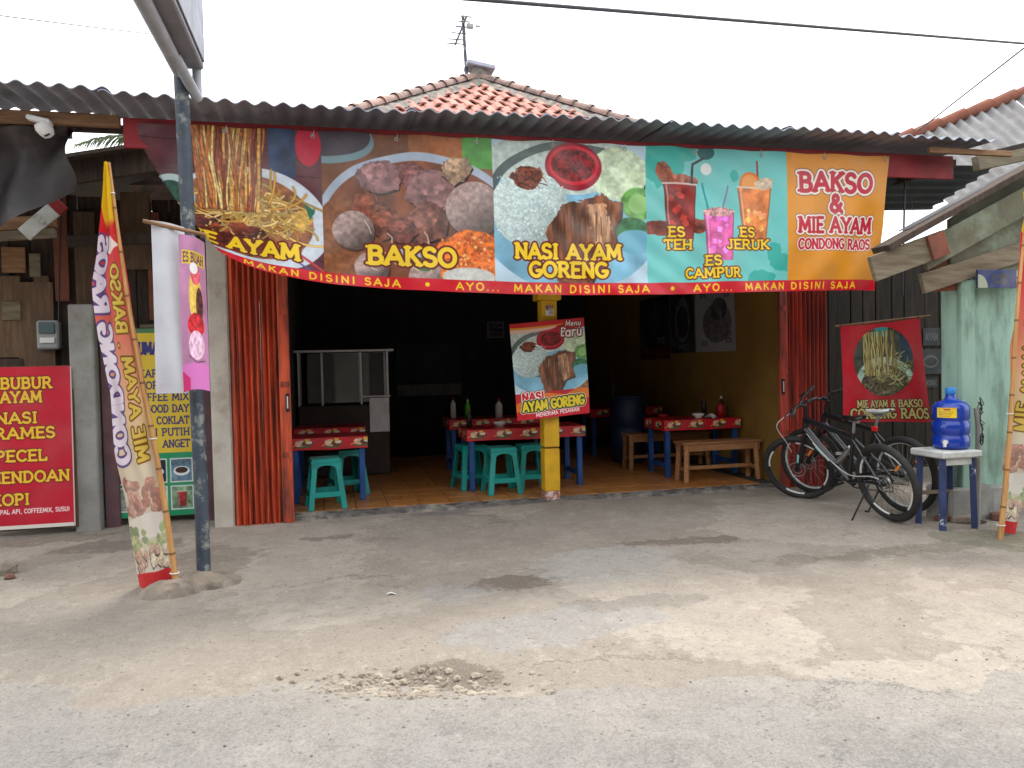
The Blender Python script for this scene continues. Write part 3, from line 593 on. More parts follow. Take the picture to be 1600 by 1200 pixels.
for px, py, rx, ry, c, am in [(800, 912, .33, .16, damp, .75), (1055, 853, .5, .10, (.15, .115, .09), .75), (950, 885, .55, .42, pale, .7), (700, 810, .3, .15, (.17, .16, .155), .5), (515, 846, .2, .07, (.12, .1, .085), .6),
                              (330, 880, .35, .5, (.17, .14, .115), .55), (180, 860, .5, .25, (.16, .13, .11), .6), (1250, 880, .35, .12, (.19, .15, .12), .55), (1450, 865, .9, .12, (.17, .145, .10), .6), (1560, 850, .45, .3, (.14, .14, .085), .6),
                              (590, 900, .12, .03, (.15, .12, .1), .6), (985, 945, .5, .1, (.2, .18, .165), .5), (720, 930, .25, .2, (.33, .32, .31), .5), (860, 980, .6, .25, (.30, .30, .30), .55), (60, 850, .6, .2, (.14, .115, .095), .5)]:
    x, y = pt(px, py); PT.append((x, y, rx, ry, c, am))
PT.append((.32, -3.66, .5, .13, (.17, .14, .11), .8))
M['fore'] = ground_mat('dusty_concrete', (.375, .325, .272), (.30, .257, .213), (.43, .378, .322), 2.6, PT, .5, edge=[(-1.5, .0, .2, 1.5, sand, .7)])
M['road'] = ground_mat('worn_road', (.285, .27, .255), (.235, .223, .21), (.325, .305, .283), 2.2, (), .9, edge=[(-.7, .45, 3, 4, sand, .8)])
M['dirt'] = ground_mat('dry_dirt', (.28, .24, .19), (.22, .19, .15), (.3, .27, .2), .4, (), .3)
ground_grid('forecourt', -7, 13, -8.6, 1.6, .04, zfore, M['fore'], lambda X, Y: (vroad(X, Y) > -.5) & (vroad(X, Y) < 9))
ground_grid('road', -16, 20, -16, 0, .08, zroad, M['road'], lambda X, Y: (vroad(X, Y) > -7.2) & (vroad(X, Y) < .9))
gr = MB(); gr.add([(-700, -700, -.16), (700, -700, -.16), (700, 900, -.16), (-700, 900, -.16)], [(0, 1, 2, 3)]); tag(gr.build('ground', M['dirt']), kind='structure')
# loose stones: pothole rubble and scattered grit
def rock(mb, c, r, rs):
    vs = []; t = (1+5**.5)/2
    for p in [(-1, t, 0), (1, t, 0), (-1, -t, 0), (1, -t, 0), (0, -1, t), (0, 1, t), (0, -1, -t), (0, 1, -t), (t, 0, -1), (t, 0, 1), (-t, 0, -1), (-t, 0, 1)]:
        q = Vector(p).normalized()*r*rs.uniform(.7, 1.2); vs.append((c[0]+q.x*1.2, c[1]+q.y, c[2]+q.z*.8))
    mb.add(vs, [(0, 11, 5), (0, 5, 1), (0, 1, 7), (0, 7, 10), (0, 10, 11), (1, 5, 9), (5, 11, 4), (11, 10, 2), (10, 7, 6), (7, 1, 8), (3, 9, 4), (3, 4, 2), (3, 2, 6), (3, 6, 8), (3, 8, 9), (4, 9, 5), (2, 4, 11), (6, 2, 10), (8, 6, 7), (9, 8, 1)])
rs = random.Random(3); mb = MB()
for i in range(520):
    x = .32+rs.gauss(0, .25); v = .06+rs.gauss(0, .07); y = -3.84+(v-(x-.75)*SN)/CS; r = rs.choice([.004, .005, .006, .008, .010, .012, .015, .022]); rock(mb, (x, y, gz(x, y)+r*.0), r, rs)
tag(mb.build('pothole_rubble', pbr('rubble', srgb(160, 150, 135), srgb(124, 114, 101), 9, .95, .5, 30)), 'pale broken stones lying in the pothole at the road edge', 'rubble', kind='stuff')
mb = MB()
for i in range(700):
    x = rs.uniform(-3.2, 6); v = rs.gauss(-.1, .75) if i % 3 else rs.uniform(-2.2, 2.6); y = -3.84+(v-(x-.75)*SN)/CS
    if y > -.4 or y < -6.4: continue
    r = rs.choice([.002, .002, .002, .003, .003, .004, .006]); rock(mb, (x, y, gz(x, y)+r*.3), r, rs)
tag(mb.build('grit', pbr('grit', (.24, .22, .2), (.10, .09, .085), 9, .95)), 'small dark grit scattered over the road and forecourt', 'grit', kind='stuff')
# ================================================================ the shop building
FZ = .06
sf = MB(); sf.box((2.08, 3.3, FZ-.055), (5.2, 6.5, .1), .01); floor = tag(sf.build('shop_floor', M['grout']), kind='structure')
tm = MB(); tm.box((0, 0, 0), (.294, .294, .012), .003); t0 = tm.build('floor_tile', M['tile_or'], floor); k = 0
for i in range(16):
    for j in range(13):
        o = t0 if k == 0 else t0.copy(); k += 1
        if k > 1: COL.objects.link(o)
        o.location = (-.27+i*.3, .26+j*.3, FZ-.002+rs.uniform(-.001, .001))
sb = MB(); sb.grid(lambda u, v: (-.42+u*5.05, [-.03, -.02, .1, .11][round(v*3)]+.012*math.sin(u*90)*rs.random(), [-.06, .035, FZ+.004, .0][round(v*3)]+rs.uniform(-.006, .006)), 120, 3, False)
sb.build('sill', M['sill'], floor)
shop = wthing('shop_building', 'open noodle shop with ochre inner wall and red tiled hip roof', 'building', (2.1, 0, 0))
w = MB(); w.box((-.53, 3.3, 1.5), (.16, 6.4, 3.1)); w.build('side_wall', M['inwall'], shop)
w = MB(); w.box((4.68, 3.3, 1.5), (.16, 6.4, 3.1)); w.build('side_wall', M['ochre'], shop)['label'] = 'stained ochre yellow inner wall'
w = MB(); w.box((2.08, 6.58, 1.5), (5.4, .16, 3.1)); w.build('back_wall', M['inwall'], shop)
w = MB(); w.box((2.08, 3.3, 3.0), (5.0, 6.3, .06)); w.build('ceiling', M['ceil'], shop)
w = MB(); w.box((1.98, .2, 2.92), (6.2, .16, .7)); w.build('front_lintel', M['plaster'], shop)
w = MB(); w.box((4.86, .22, 1.25), (.2, .16, 2.63)); w.build('corner_pier', M['plaster'], shop)
w = MB(); w.box((-.965, .05, 1.28), (.17, .22, 2.6), .015); w.build('corner_pier', M['whitewash'], shop)['label'] = 'whitewashed pier with brown stained foot'
# roof
A = Vector((2.18, 4.0, 5.56)); PT_ = math.atan(.65); LX, RX, EY, EZ = -1.72, 5.95, .2, 5.56-.65*3.8
rf = MB(); rf.add([A, (LX, EY, EZ), (RX, EY, EZ), (2.18, 9.5, 5.56), (LX, 13.3, EZ), (RX, 13.3, EZ)], [(0, 1, 2), (0, 3, 4, 1), (0, 2, 5, 3), (3, 5, 4)])
rf.v = [(x, y, z-.05) for x, y, z in rf.v]
roof = sub(rf.build('roof', M['clay_old'], shop), shop)
ts = MB(); W_, L_ = .22, .31
def prof(u): return .026*math.sin(u*2*math.pi*.93+.4)+.014*u
n = 9; vs = [(u*W_, 0, prof(u)+.018) for u in [i/n for i in range(n+1)]]+[(i/n*W_, L_, prof(i/n)) for i in range(n+1)]+[(i/n*W_, .0, prof(i/n)-.004) for i in range(n+1)]
ts.add(vs, [(i, i+1, i+n+2, i+n+1) for i in range(n)], True); ts.add([vs[i] for i in range(n+1)]+vs[2*n+2:], [(i+n+1, i+n+2, i+1, i) for i in range(n)])
ex = .262; first = None; so = Vector(shop['_w']); up = Vector((0, math.cos(PT_), math.sin(PT_)))
for j in range(1, 12):
    sd_ = j*ex; c = A-up*sd_
    lw = (2.18-LX)*(sd_*math.cos(PT_)/3.8)+.02; rw = (RX-2.18)*(sd_*math.cos(PT_)/3.8)+.02
    for i in range(-40, 40):
        x = i*.2+.05*(j % 2)
        if x < -lw or x+W_ > rw+.12: continue
        o = ts.build('roof_tile', M['clay'], roof, (0, 0, 0)) if first is None else first.copy()
        if first is None: first = o
        else: COL.objects.link(o)
        o.location = Vector((2.18+x, c.y, c.z))-so; o.rotation_euler = (PT_+rs.uniform(-.02, .02), rs.uniform(-.02, .02), rs.uniform(-.02, .02))
for sgn, X in ((-1, LX), (1, RX)):                   # hip caps bedded in mortar
    E0 = Vector((X, EY, EZ)); d = (E0-A).normalized(); side = d.cross(Vector((0, 0, 1))).normalized()
    mo = MB(); mo.grid(lambda u, v: A+d*(u*4.2)+side*((v-.5)*.42)+Vector((0, 0, .05-.5*.42*abs(v-.5)*(1.25 if abs(v-.5) > .4 else .9)+rs.uniform(-.012, .012))), 60, 6, False); mo.build('mortar', M['mortar'], roof)
    cm = MB(); cm.add([(.085*math.cos(a)*q, l, .085*math.sin(a)*q+.02) for l, q in ((0, 1), (.3, .86), (.0, 1.14), (.045, 1.14)) for a in [math.pi*k/8 for k in range(9)]],
        [(k, k+1, k+10, k+9) for k in range(8)]+[(18+k, 18+k+1, 27+k+1, 27+k) for k in range(8)]+[(k, 18+k, 19+k, k+1) for k in range(8)], True)
    f = None
    for k in range(15):
        o = cm.build('ridge_tile', M['clay_old'], roof, (0, 0, 0)) if f is None else f.copy()
        if f is None: f = o
        else: COL.objects.link(o)
        p = A+d*(.1+(k+1)*.275)+Vector((0, 0, .015)); y = (-d); x = side*(1 if sgn < 0 else 1); z = x.cross(y)
        if z.z < 0: x = -x; z = x.cross(y)
        o.matrix_local = Matrix.Translation(p-so) @ Matrix((x, y, z)).transposed().to_4x4()
fi = MB(); fi.prism([(-.13, -.12), (.13, -.12), (.1, .12), (-.1, .12)], 3.88, 4.15); fi.v = [(x+2.2, y, z+5.58) for x, y, z in fi.v]; fi.build('finial', M['mortar'], roof)
fi = MB(); fi.box((2.22, 4.0, 5.73), (.42, .36, .06), .01, Matrix.Rotation(R(9), 3, 'Y')); fi.build('finial_slab', M['corr'], roof)
# ---- canopy of corrugated sheets
can = wthing('canopy', 'dark grey corrugated canopy over the shopfront on a red fascia board', 'canopy', (1.8, -.6, 3.2))
PITCH, AMP = .131, .0155
def corr(mb, x0, x1, y0, y1, zf, amp=AMP, pitch=PITCH, ny=1, th=.008, seg=8):
    nx = max(2, int((x1-x0)/pitch*seg))
    for sgn in (0, -th):
        b = len(mb.v)
        vs = [(x0+(x1-x0)*i/nx, y0+(y1-y0)*j/ny, zf(x0+(x1-x0)*i/nx, y0+(y1-y0)*j/ny)+amp*math.sin((x1-x0)*i/nx/pitch*2*math.pi)+sgn) for j in range(ny+1) for i in range(nx+1)]
        mb.add(vs, [((j*(nx+1)+i), j*(nx+1)+i+1, (j+1)*(nx+1)+i+1, (j+1)*(nx+1)+i) for j in range(ny) for i in range(nx)], True)
    m_ = (nx+1)*(ny+1); q = len(mb.v)-2*m_
    mb.f += [(q+i+1, q+i, q+m_+i, q+m_+i+1) for i in range(nx)]
xx = -3.6; k = 0
while xx < 5.8:
    wd = 8*PITCH; hi = .0 if xx < -.35 else .028; tw = rs.uniform(-.008, .008)
    mb = MB(); corr(mb, xx, min(xx+wd+.06, 5.87), -1.42+rs.uniform(-.03, .02), .28 if xx > -1.3 else -.72, lambda x, y, h=hi, t=tw, q=(k % 2)*.012: 3.275+h+q+(y+1.42)*.05+t*(x-xx)+(.03*(-.35-x) if x < -.35 else 0)); mb.build('corrugated_sheet', M['corr'], can); xx += wd; k += 1
mb = MB(); mb.box((2.13, -1.1, 3.125), (7.12, .03, .215), .004); mb.build('fascia_board', M['red_paint'], can)
mb = MB(); mb.box((-2.6, -1.1, 3.205), (2.3, .06, .085), .006); mb.build('beam', M['wood'], can)
mb = MB(); mb.box((5.7, -1.3, 3.22), (.9, .04, .05), .004); mb.build('batten', M['wood'], can)
mb = MB(); mb.box((2.3, -.2, 3.26), (7.0, .05, .08), .006); mb.build('purlin', M['wood_dark'], can)
mb = MB(); mb.box((-2.3, -.76, 3.245), (2.6, .05, .06), .006); mb.build('purlin', M['wood_dark'], can)
for x in (-3.2, -1.9, -.6, .7, 2, 3.3, 4.6, 5.75):
    mb = MB(); mb.bar((x, -1.06, 3.18), (x, .3 if x > -1 else -.72, 3.21), .05, .08); mb.build('rafter', M['wood_dark'], can)
# ================================================================ shopfront
def shutter(name, label, x0, x1, mat, y, handle_side, zt=2.6):
    t = wthing(name, label, 'folding shutter', ((x0+x1)/2, y, 0), 'folding shutters beside the shop opening')
    st = .1; a, b = (x0, x1-st) if handle_side > 0 else (x0+st, x1); n = max(6, int((b-a)/.024)); sw = (b-a)/n
    for i in range(n):
        s = 1 if i % 2 else -1; c = ((a+(i+.5)*sw), y, zt/2+.01)
        m = MB(); m.box(c, (sw*2.2, .004, zt), .001, Matrix.Rotation(R(64+rs.uniform(-3, 3))*s, 3, 'Z')); m.build('slat', mat, t)
    xs = x1-st/2 if handle_side > 0 else x0+st/2
    m = MB(); m.box((xs, y-.02, zt/2+.012), (st*.96, .035, zt), .006); sp = sub(m.build('end_stile', mat, t), t)
    for z in (.62, 1.25, 1.9):
        m = MB(); m.box((xs, y-.041, z), (st*.8, .006, .05), .002); m.build('strap', mat, sp)
    m = MB(); m.box((xs+.02*handle_side, y-.047, 1.09), (.03, .016, .16), .003); h = sub(m.build('handle_plate', M['black'], sp), t)
    m = MB(); m.box((xs+.02*handle_side, y-.05, 1.09), (.012, .014, .11), .003); m.build('handle', M['white'], sp)
    m = MB(); m.box(((x0+x1)/2, y, zt+.03), (x1-x0, .06, .05), .004); m.build('top_rail', mat, t)
    return t
shutter('folding_shutter', 'orange folding metal shutter next to the whitewashed pier', -.87, -.37, M['shutter'], -.06, 1)
shutter('folding_shutter', 'red folding metal shutter behind the parked bicycles', 4.5, 5.06, M['shutter_r'], -.06, -1)
yp = wthing('yellow_post', 'yellow painted post with peeled foot in the middle of the opening', 'post', (2.07, .1, 0))
def ypost(z0, z1, name, mat, g=0): m = MB(); m.box((2.07, .1, (z0+z1)/2), (.155+g, .155+g, z1-z0), .008); return m.build(name, mat, yp)
ypost(.13, .548, 'lower_shaft', M['yellow']); ypost(.548, .562, 'saw_cut', M['wood_dark'], -.02); ypost(.562, 2.0, 'upper_shaft', M['yellow']); ypost(-.03, .13, 'foot', M['peel'], -.004)
m = MB(); m.box((2.07, .1, 2.05), (.24, .2, .1), .01); m.build('cap', M['yellow'], yp); m = MB(); m.box((2.07, .1, 2.38), (.15, .15, .57), .01); m.build('head', M['wood_dark'], yp)
c = Cv(60, 60, (226, 222, 214)); c.rect(0, 0, 60, 20, (150, 110, 90)); c.rect(6, 4, 22, 30, (110, 80, 60))
for k in range(4): c.rect(26, 24+k*8, 56, 28+k*8, (120, 90, 80))
m = MB(); m.grid(lambda u, v: (2.03+.085*u, .019, 1.85+.1*v), 1, 1); m.build('sticker', print_mat('sticker', c), yp)
# ---- posters and banners
def cloth(name, mat, fn, nu, nv, label, cat, parent=None, group=None, uvfn=None, org=None):
    m = MB(); m.grid(fn, nu, nv, True, uvfn); p = org or m.v[(nu+1)*nv//2]
    o = m.build(name, mat, parent, p if parent is None else None)
    return tag(o, label, cat, group) if parent is None else o
c = art_banner(); bm_ = print_mat('banner_print', c, .36, .14, .4, .09)
X0, ZT, YB = -1.40, 3.198, -1.135
def banner(u_, v_):
    u = u_*BW; v = (1-v_)*BH; k = v/BH
    wr = .012*math.sin(u*2.1+v*3+1)*k + .016*math.sin(u*5.3-v*4.2)*k*(.4+.6*math.exp(-u/1.5)) + .008*math.sin(u*13+v*9)*(.3+k)+.016*math.sin((u+v)*9)*math.exp(-u/1.2)+.006*math.sin(u*21-v*26)*math.exp(-((u-3.9)/.9)**2)+.014*abs(math.sin((u-v*.55)*3.4))**6
    wr += .022*(float(fbm(u*2.5+v*1.5, v*2-u*.7, 5, 3))-.5)
    x = u-.17*k*math.exp(-(BW-u)/.35); y = YB-.02*k-wr; z = -v*.973
    z += .02*k*math.sin(u*1.3)
    kf = .47; wv = u-kf*v                                   # the lower left corner is folded back
    lift = .30*k*k*math.exp(-max(wv, 0)/.45) ; 
    if wv < 0: x = kf*v+(-wv)*.55; y = YB+.05+.12*min(1, -wv/.3); lift = .30*k*k+.15*min(1, -wv/.4)
    else: y += .05*math.exp(-wv/.1)
    z -= .012*(math.sin(u*math.pi*1.9)**2)*(1-k)
    return (X0+x, y, ZT+z+lift)
bo = cloth('food_banner', bm_, banner, 260, 52, 'long printed food banner with drooping folded corner hung from the red fascia', 'banner')
for k in range(11):
    q = Vector(banner((.006+.0988*k), .972)); m = MB(); m.torus(q+Vector((0, -.004, 0)), .014, .004, None, 14, 6); m.build('eyelet', M['steel'], bo, bo.location)
    m = MB(); m.tube([q+Vector((0, -.004, .0)), q+Vector((.01, .0, .03)), q+Vector((.012, .05, .07))], .003, 5); m.build('tie_cord', M['white'], bo, bo.location)
# menu poster on the post
c = Cv(380, 480, (200, 30, 40)); art_nasi(c.view(0, 40, 380, 350)); c.ell(250, 6, 330, 42, (196, 30, 40)); c.ell(60, 30, 170, 22, (240, 200, 190)); c.ell(90, 18, 180, 16, (232, 160, 40)); c.ell(120, 10, 190, 14, (200, 26, 36))
c.poly([(0, 400), (120, 350), (260, 372), (380, 320), (380, 430), (0, 450)], (226, 120, 40), .15, 60); c.poly([(0, 440), (200, 436), (380, 400), (380, 480), (0, 480)], (204, 24, 44)); c.poly([(320, 350), (380, 310), (380, 350)], (150, 110, 80), .4)
LW = [(.2, (120, 20, 20)), (.13, (250, 240, 236))]
c.text('Menu', 318, 22, 26, (250, 240, 236), .09, [(.14, (110, 30, 30))], False, slant=.2); c.text('Baru', 300, 58, 44, (250, 240, 236), .1, [(.12, (110, 30, 30))], False, width=110) if False else None
c.text('B', 262, 62, 38, (250, 240, 236), .1, [(.12, (110, 30, 30))], False, slant=.1); c.text('aru', 318, 62, 46, (250, 240, 236), .1, [(.12, (110, 30, 30))], False, slant=.1)
c.text('NASI', 88, 368, 36, (214, 30, 44), .14, LW, False, width=110); c.text('AYAM GORENG', 192, 412, 44, (240, 214, 50), .13, [(.2, (250, 240, 230)), (.14, (30, 60, 30))], False, width=320, rot=-.03); c.text('MENERIMA PESANAN', 210, 458, 17, (250, 244, 240), .11, (), False, width=230, rot=-.03)
Pm = print_mat('menu_print', c, .4, 0, .4, .04); ca, cb, cc_, cd_ = (Vector(p) for p in ((1.655, -.02, 1.765), (2.405, -.02, 1.825), (2.44, -.02, .89), (1.71, -.02, .84)))
def bil(a, b, c, d, u, v): return (d*(1-u)+c*u)*(1-v)+(a*(1-u)+b*u)*v
def fm(u, v): p = bil(ca, cb, cc_, cd_, u, v); return (p.x, p.y-.02-.03*math.sin(u*math.pi)*(1-.4*v)-.012*math.sin(u*7+v*4), p.z)
cloth('menu_poster', Pm, fm, 24, 28, 'tilted poster of rice and fried chicken hung on the yellow post', 'poster')
# red noodle poster by the bicycles
c = Cv(440, 500, (190, 26, 44)); c.rect(0, 0, 440, 500, (192, 28, 46), .07, 90); poster_food_circle(c, 220, 196, 158, 176)
LB = [(.1, (60, 30, 24))]
c.text('MIE AYAM & BAKSO', 232, 408, 34, (206, 190, 126), .09, LB, width=340); c.text('CONDONG RAOS', 232, 458, 46, (200, 184, 116), .1, LB, width=400)
pa, pb, pc, pd = (Vector(p) for p in ((4.62, -.9, 1.67), (5.5, -.9, 1.745), (5.58, -.9, .74), (4.645, -.9, .78)))
def fp(u, v): p = bil(pa, pb, pc, pd, u, v); return (p.x, p.y-.035*math.sin(u*8+2*v)*(1-v*.8)-.03*math.sin(u*3.1)*(1-v), p.z-.012*math.sin(u*math.pi)*v)
cloth('noodle_poster', print_mat('noodle_print', c, .5, .1, .3, .06), fp, 28, 28, 'red cloth poster with a round noodle photo behind the bicycles', 'poster')
st = wthing('poster_stick', 'thin wooden stick carrying the red noodle poster', 'stick', (5.1, -.9, 1.72)); m = MB(); m.tube([(4.58, -.89, 1.672), (5.62, -.89, 1.762)], .011, 7); m.build('rod', M['wood'], st)
for x in (4.63, 5.48): m = MB(); m.torus((x, -.89, 1.672+(x-4.58)*.0865), .016, .004, Matrix.Rotation(R(90), 3, 'Z'), 12, 5); m.tube([(x, -.88, 1.68+(x-4.58)*.0865), (x, -.85, 2.6), (x, -.8, 3.2)], .003, 5); m.build('tie', M['cable'], st)
# big red menu board on the left
LM = [(.1, (110, 16, 24))]
c = Cv(400, 700, (178, 22, 44)); c.rect(0, 0, 400, 700, (182, 22, 46), .08, 120); c.rect(0, 684, 400, 700, (214, 208, 200)); c.rect(394, 0, 400, 700, (200, 170, 168))
for s, y, wd in (('BUBUR', 70, (96, 312)), ('AYAM', 130, (94, 267)), ('NASI', 220, (72, 245)), ('RAMES', 286, (66, 320)), ('PECEL', 384, (66, 282)), ('MENDOAN', 476, (30, 378)), ('KOPI', 572, (42, 202))): c.text(s, wd[0], y, 44, (226, 186, 50), .125, LM, align=0, width=wd[1]-wd[0])
c.text('(KAPAL API, COFFEEMIX, SUSU)', 40, 624, 18, (236, 230, 226), .1, (), False, align=0, width=335)
ms = wthing('menu_board', 'red board listing porridge and rice dishes in yellow letters', 'menu board', (-2.6, .1, 0))
def fb(u, v): return (-2.93+.72*u, .12+.04*(v), .07+1.385*v)
m = MB(); m.grid(fb, 2, 2, True); m.build('print', print_mat('menu_board_print', c, .45, 0, .4, .05), ms)
m = MB(); m.bar((-2.57, .165, .05), (-2.57, .2, 1.46), .74, .03); m.build('backing', M['wood_brown'], ms)
# yellow and green drinks menu
c = Cv(400, 860, (216, 186, 50)); c.rect(0, 0, 400, 860, (214, 184, 54), .06, 90); c.rect(0, 570, 400, 860, (30, 140, 96)); c.rect(0, 0, 400, 20, (70, 120, 80)); c.ell(330, 90, 60, 60, (206, 40, 40)); c.ell(330, 90, 34, 40, (236, 200, 60))
for i in range(3):
    for j in range(2):
        x, y = 20+i*126, 596+j*126; c.rect(x, y, x+112, y+112, (206, 214, 210)); c.rect(x+6, y+6, x+106, y+106, [(60, 66, 80), (30, 40, 60), (90, 120, 140), (150, 160, 150), (170, 190, 180), (120, 150, 120)][i+3*j], .5, 20, i+j)
        if j == 0: c.ell(x+56, y+60, 40, 22, (220, 224, 226)); c.ell(x+56, y+56, 30, 14, (60, 34, 24))
        else: cup(c, x+56, y+28, y+96, 24, 18, [(150, 50, 36), (200, 120, 60), (140, 40, 40)][i], i)
for i, s in enumerate(['KAPAL API', 'KOPI SUSU', 'COFFEE MIX', 'GOOD DAY', 'COKLAT', 'KOPI PUTIH', 'ANGET']):
    y = 205+i*54; c.text(s, 372, y, 32, (44, 44, 110), .1, (), align=1, width=len(s)*26); c.text(')', 46, y, 24, (60, 50, 90), .07, (), False)
c.text('MINUMAN', 160, 90, 50, (44, 44, 120), .12, (), width=210)
ym = wthing('drinks_board', 'yellow and green drinks menu behind the feather flag', 'menu board', (-1.6, .33, 0))
m = MB(); m.grid(lambda u, v: (-1.95+.70*u, .32+.02*v, .07+1.71*v), 2, 2); m.build('print', print_mat('drinks_print', c, .4, 0, .4, .05), ym)
m = MB(); m.box((-1.6, .37, .92), (.71, .03, 1.74), .004); m.build('backing', M['wood_brown'], ym)
# ---- feather flags on bamboo
def art_flag():
    h = 1300; w = 240; c = Cv(w, h); Y = np.mgrid[0:h, 0:w][0]/h
    st = [(0, (226, 190, 30)), (.13, (226, 184, 24)), (.15, (200, 50, 54)), (.33, (212, 92, 84)), (.46, (218, 146, 112)), (.6, (218, 186, 142)), (.72, (214, 200, 174)), (1, (208, 200, 188))]
    for k in range(3): c.a[..., k] = np.interp(Y, [s[0] for s in st], [s[1][k]/255 for s in st])
    c.poly([(0, 150), (120, 240), (240, 130), (240, 215), (0, 215)], (210, 40, 46)); c.poly([(20, 250), (120, 215), (230, 245), (120, 275)], (232, 214, 206))
    c.text('MIE AYAM . BAKSO', 78, 610, 58, (214, 184, 84), .1, [(.09, (120, 80, 30))], False, rot=-R(90), width=600); c.text('CONDONG RAOS', 196, 560, 84, (226, 214, 224), .13, [(.09, (96, 76, 130))], False, rot=-R(90), width=680)
    for i in range(26): c.ell(U(20, 220), U(960, 1060), U(16, 34), U(14, 26), [(176, 100, 84), (196, 130, 110), (150, 76, 66), (206, 150, 130)][i % 4], tex=.5, ts=12, seed=i, wob=.2, ball=.3)
    c.ell(120, 1110, 150, 40, (236, 232, 226))
    for i in range(20): c.ell(U(0, 240), U(1110, 1180), U(14, 30), U(10, 22), [(130, 160, 90), (170, 186, 120), (100, 130, 80)][i % 3], tex=.4, seed=i, wob=.25)
    for i in range(14): chunk(c, U(20, 220), U(1180, 1240), U(16, 30), [(210, 190, 160), (170, 130, 110)][i % 2], 60+i)
    n_ = np.clip((np.mgrid[0:h, 0:w][0]-900)/80., 0, 1)[..., None]*.42; c.a = c.a*(1-n_)+np.array((214, 204, 190))/255*n_; c.rect(0, 1255, w, h, (200, 52, 54)); c.a = c.a[:, ::-1].copy(); return c         # seen from the back: mirrored
FM = print_mat('flag_print', art_flag(), .7, .3, .2, .04)
def bamboo(root, p0, p1, r0, r1, name='bamboo_pole'):
    p0, p1 = Vector(p0), Vector(p1); L = (p1-p0).length; pts = [p0+(p1-p0)*t+Vector((.012*math.sin(t*7), 0, 0)) for t in [i/12 for i in range(13)]]
    m = MB(); m.tube(pts, [r0+(r1-r0)*i/12 for i in range(13)], 9); p = sub(m.build(name, M['bamboo'], root), root)
    for k in range(1, int(L/.28)):
        t = k*.28/L; q = p0+(p1-p0)*t+Vector((.012*math.sin(t*7), 0, 0)); d = (p1-p0).normalized(); r = (r0+(r1-r0)*t)*1.12
        m = MB(); m.tube([q-d*.007, q+d*.007], r, 9); m.build('joint', M['node'], p)
def feather(base, top, side, widths, label, r0=.021, r1=.009, yy=0.0):
    t = wthing('feather_flag', label, 'flag', tuple(base)); b, e = Vector(base), Vector(top); bamboo(t, b-Vector((0, 0, .04)), e, r0, r1)
    zs = [w_[0] for w_ in widths]; ws = [w_[1] for w_ in widths]; z0 = .02
    def f(u, v):
        s = z0+(1-z0)*v; p = b+(e-b)*s; wd = float(np.interp(s, zs, ws)); q = u*wd
        curl = .05*math.sin(s*9+u*2.2)*u+.16*u*u*math.sin(s*6.5+1.2)*(.4+wd)+.035*math.sin(u*7+s*3)*(.3+s)+.012*math.sin(u*13-s*21)+.008*math.sin(u*5+s*37)
        return (p.x+side*q, p.y+yy+curl, p.z-.16*u*(1-s)*(.25 if s > .9 else 1)*.4)
    m = MB(); m.grid(f, 16, 70, True, (lambda u, v: (1-u, v))); m.build('flag_cloth', FM, t)
    for s in (.04, .36, .93):
        p = b+(e-b)*s; m = MB(); m.torus(p, (r0+(r1-r0)*s)*1.35, .004, Matrix.Rotation(R(90), 3, 'X'), 12, 5); m.build('tie', M['white'], t)
    return t
B1 = atg(277, 921)
feather(B1, (-1.35, B1.y, 2.72), -1, [(0, .25), (.06, .25), (.2, .225), (.35, .215), (.48, .185), (.6, .215), (.73, .205), (.8, .15), (.88, .095), (.95, .045), (1, .012)], 'faded red and cream feather flag on a leaning bamboo pole by the drinks board')
B2 = atg(1562, 842)
feather(B2, (B2.x+.27, B2.y, 2.6), 1, [(0, .26), (.06, .3), (.16, .36), (.35, .38), (.6, .4), (.8, .3), (.95, .1), (1, .02)], 'red and yellow feather flag on a bamboo pole by the green pillar')
# ---- steel pole with lightbox over the road
PB_ = atg(319, 910); px_, py_ = PB_.x, PB_.y
sp = wthing('sign_pole', 'blue grey steel pole with a lightbox sign reaching over the road', 'sign pole', (px_, py_, 0))
m = MB(); m.tube([(px_, py_, -.05), (px_, py_, .6), (px_-.02, py_, 2), (px_-.04, py_, 3.36)], .045, 16); m.build('post', M['pole'], sp)
m = MB(); m.tube([(px_-.04, py_-.0, 3.34), (px_-.05, py_-1.7, 3.36)], .045, 12); m.tube([(px_+.05, py_+.06, 3.2), (px_+.05, py_+.06, 3.4)], .03, 10); m.tube([(px_-.03, py_-.25, 3.36), (px_+.05, py_+.06, 3.2)], .035, 12); m.build('arm', pbr('grey_arm', (.33, .34, .37), (.25, .26, .28), 6, .5), sp)
bxm = MB(); bxm.box((px_+.01, py_-.8, 3.86), (.17, 1.72, .94), .01); lb = sub(bxm.build('lightbox', pbr('lightbox_side', (.22, .21, .23), (.16, .16, .17), 4, .6), sp), sp)
m = MB(); m.box((px_+.101, py_-.8, 3.87), (.012, 1.66, .88), .003); m.build('face_panel', pbr('pale_acrylic', (.16, .175, .225), (.145, .16, .205), 3, .45), lb)
m = MB(); m.box((px_-.081, py_-.8, 3.87), (.012, 1.66, .88), .003); m.build('face_panel', pbr('pale_acrylic_b', (.7, .72, .8), None, rough=.3), lb)
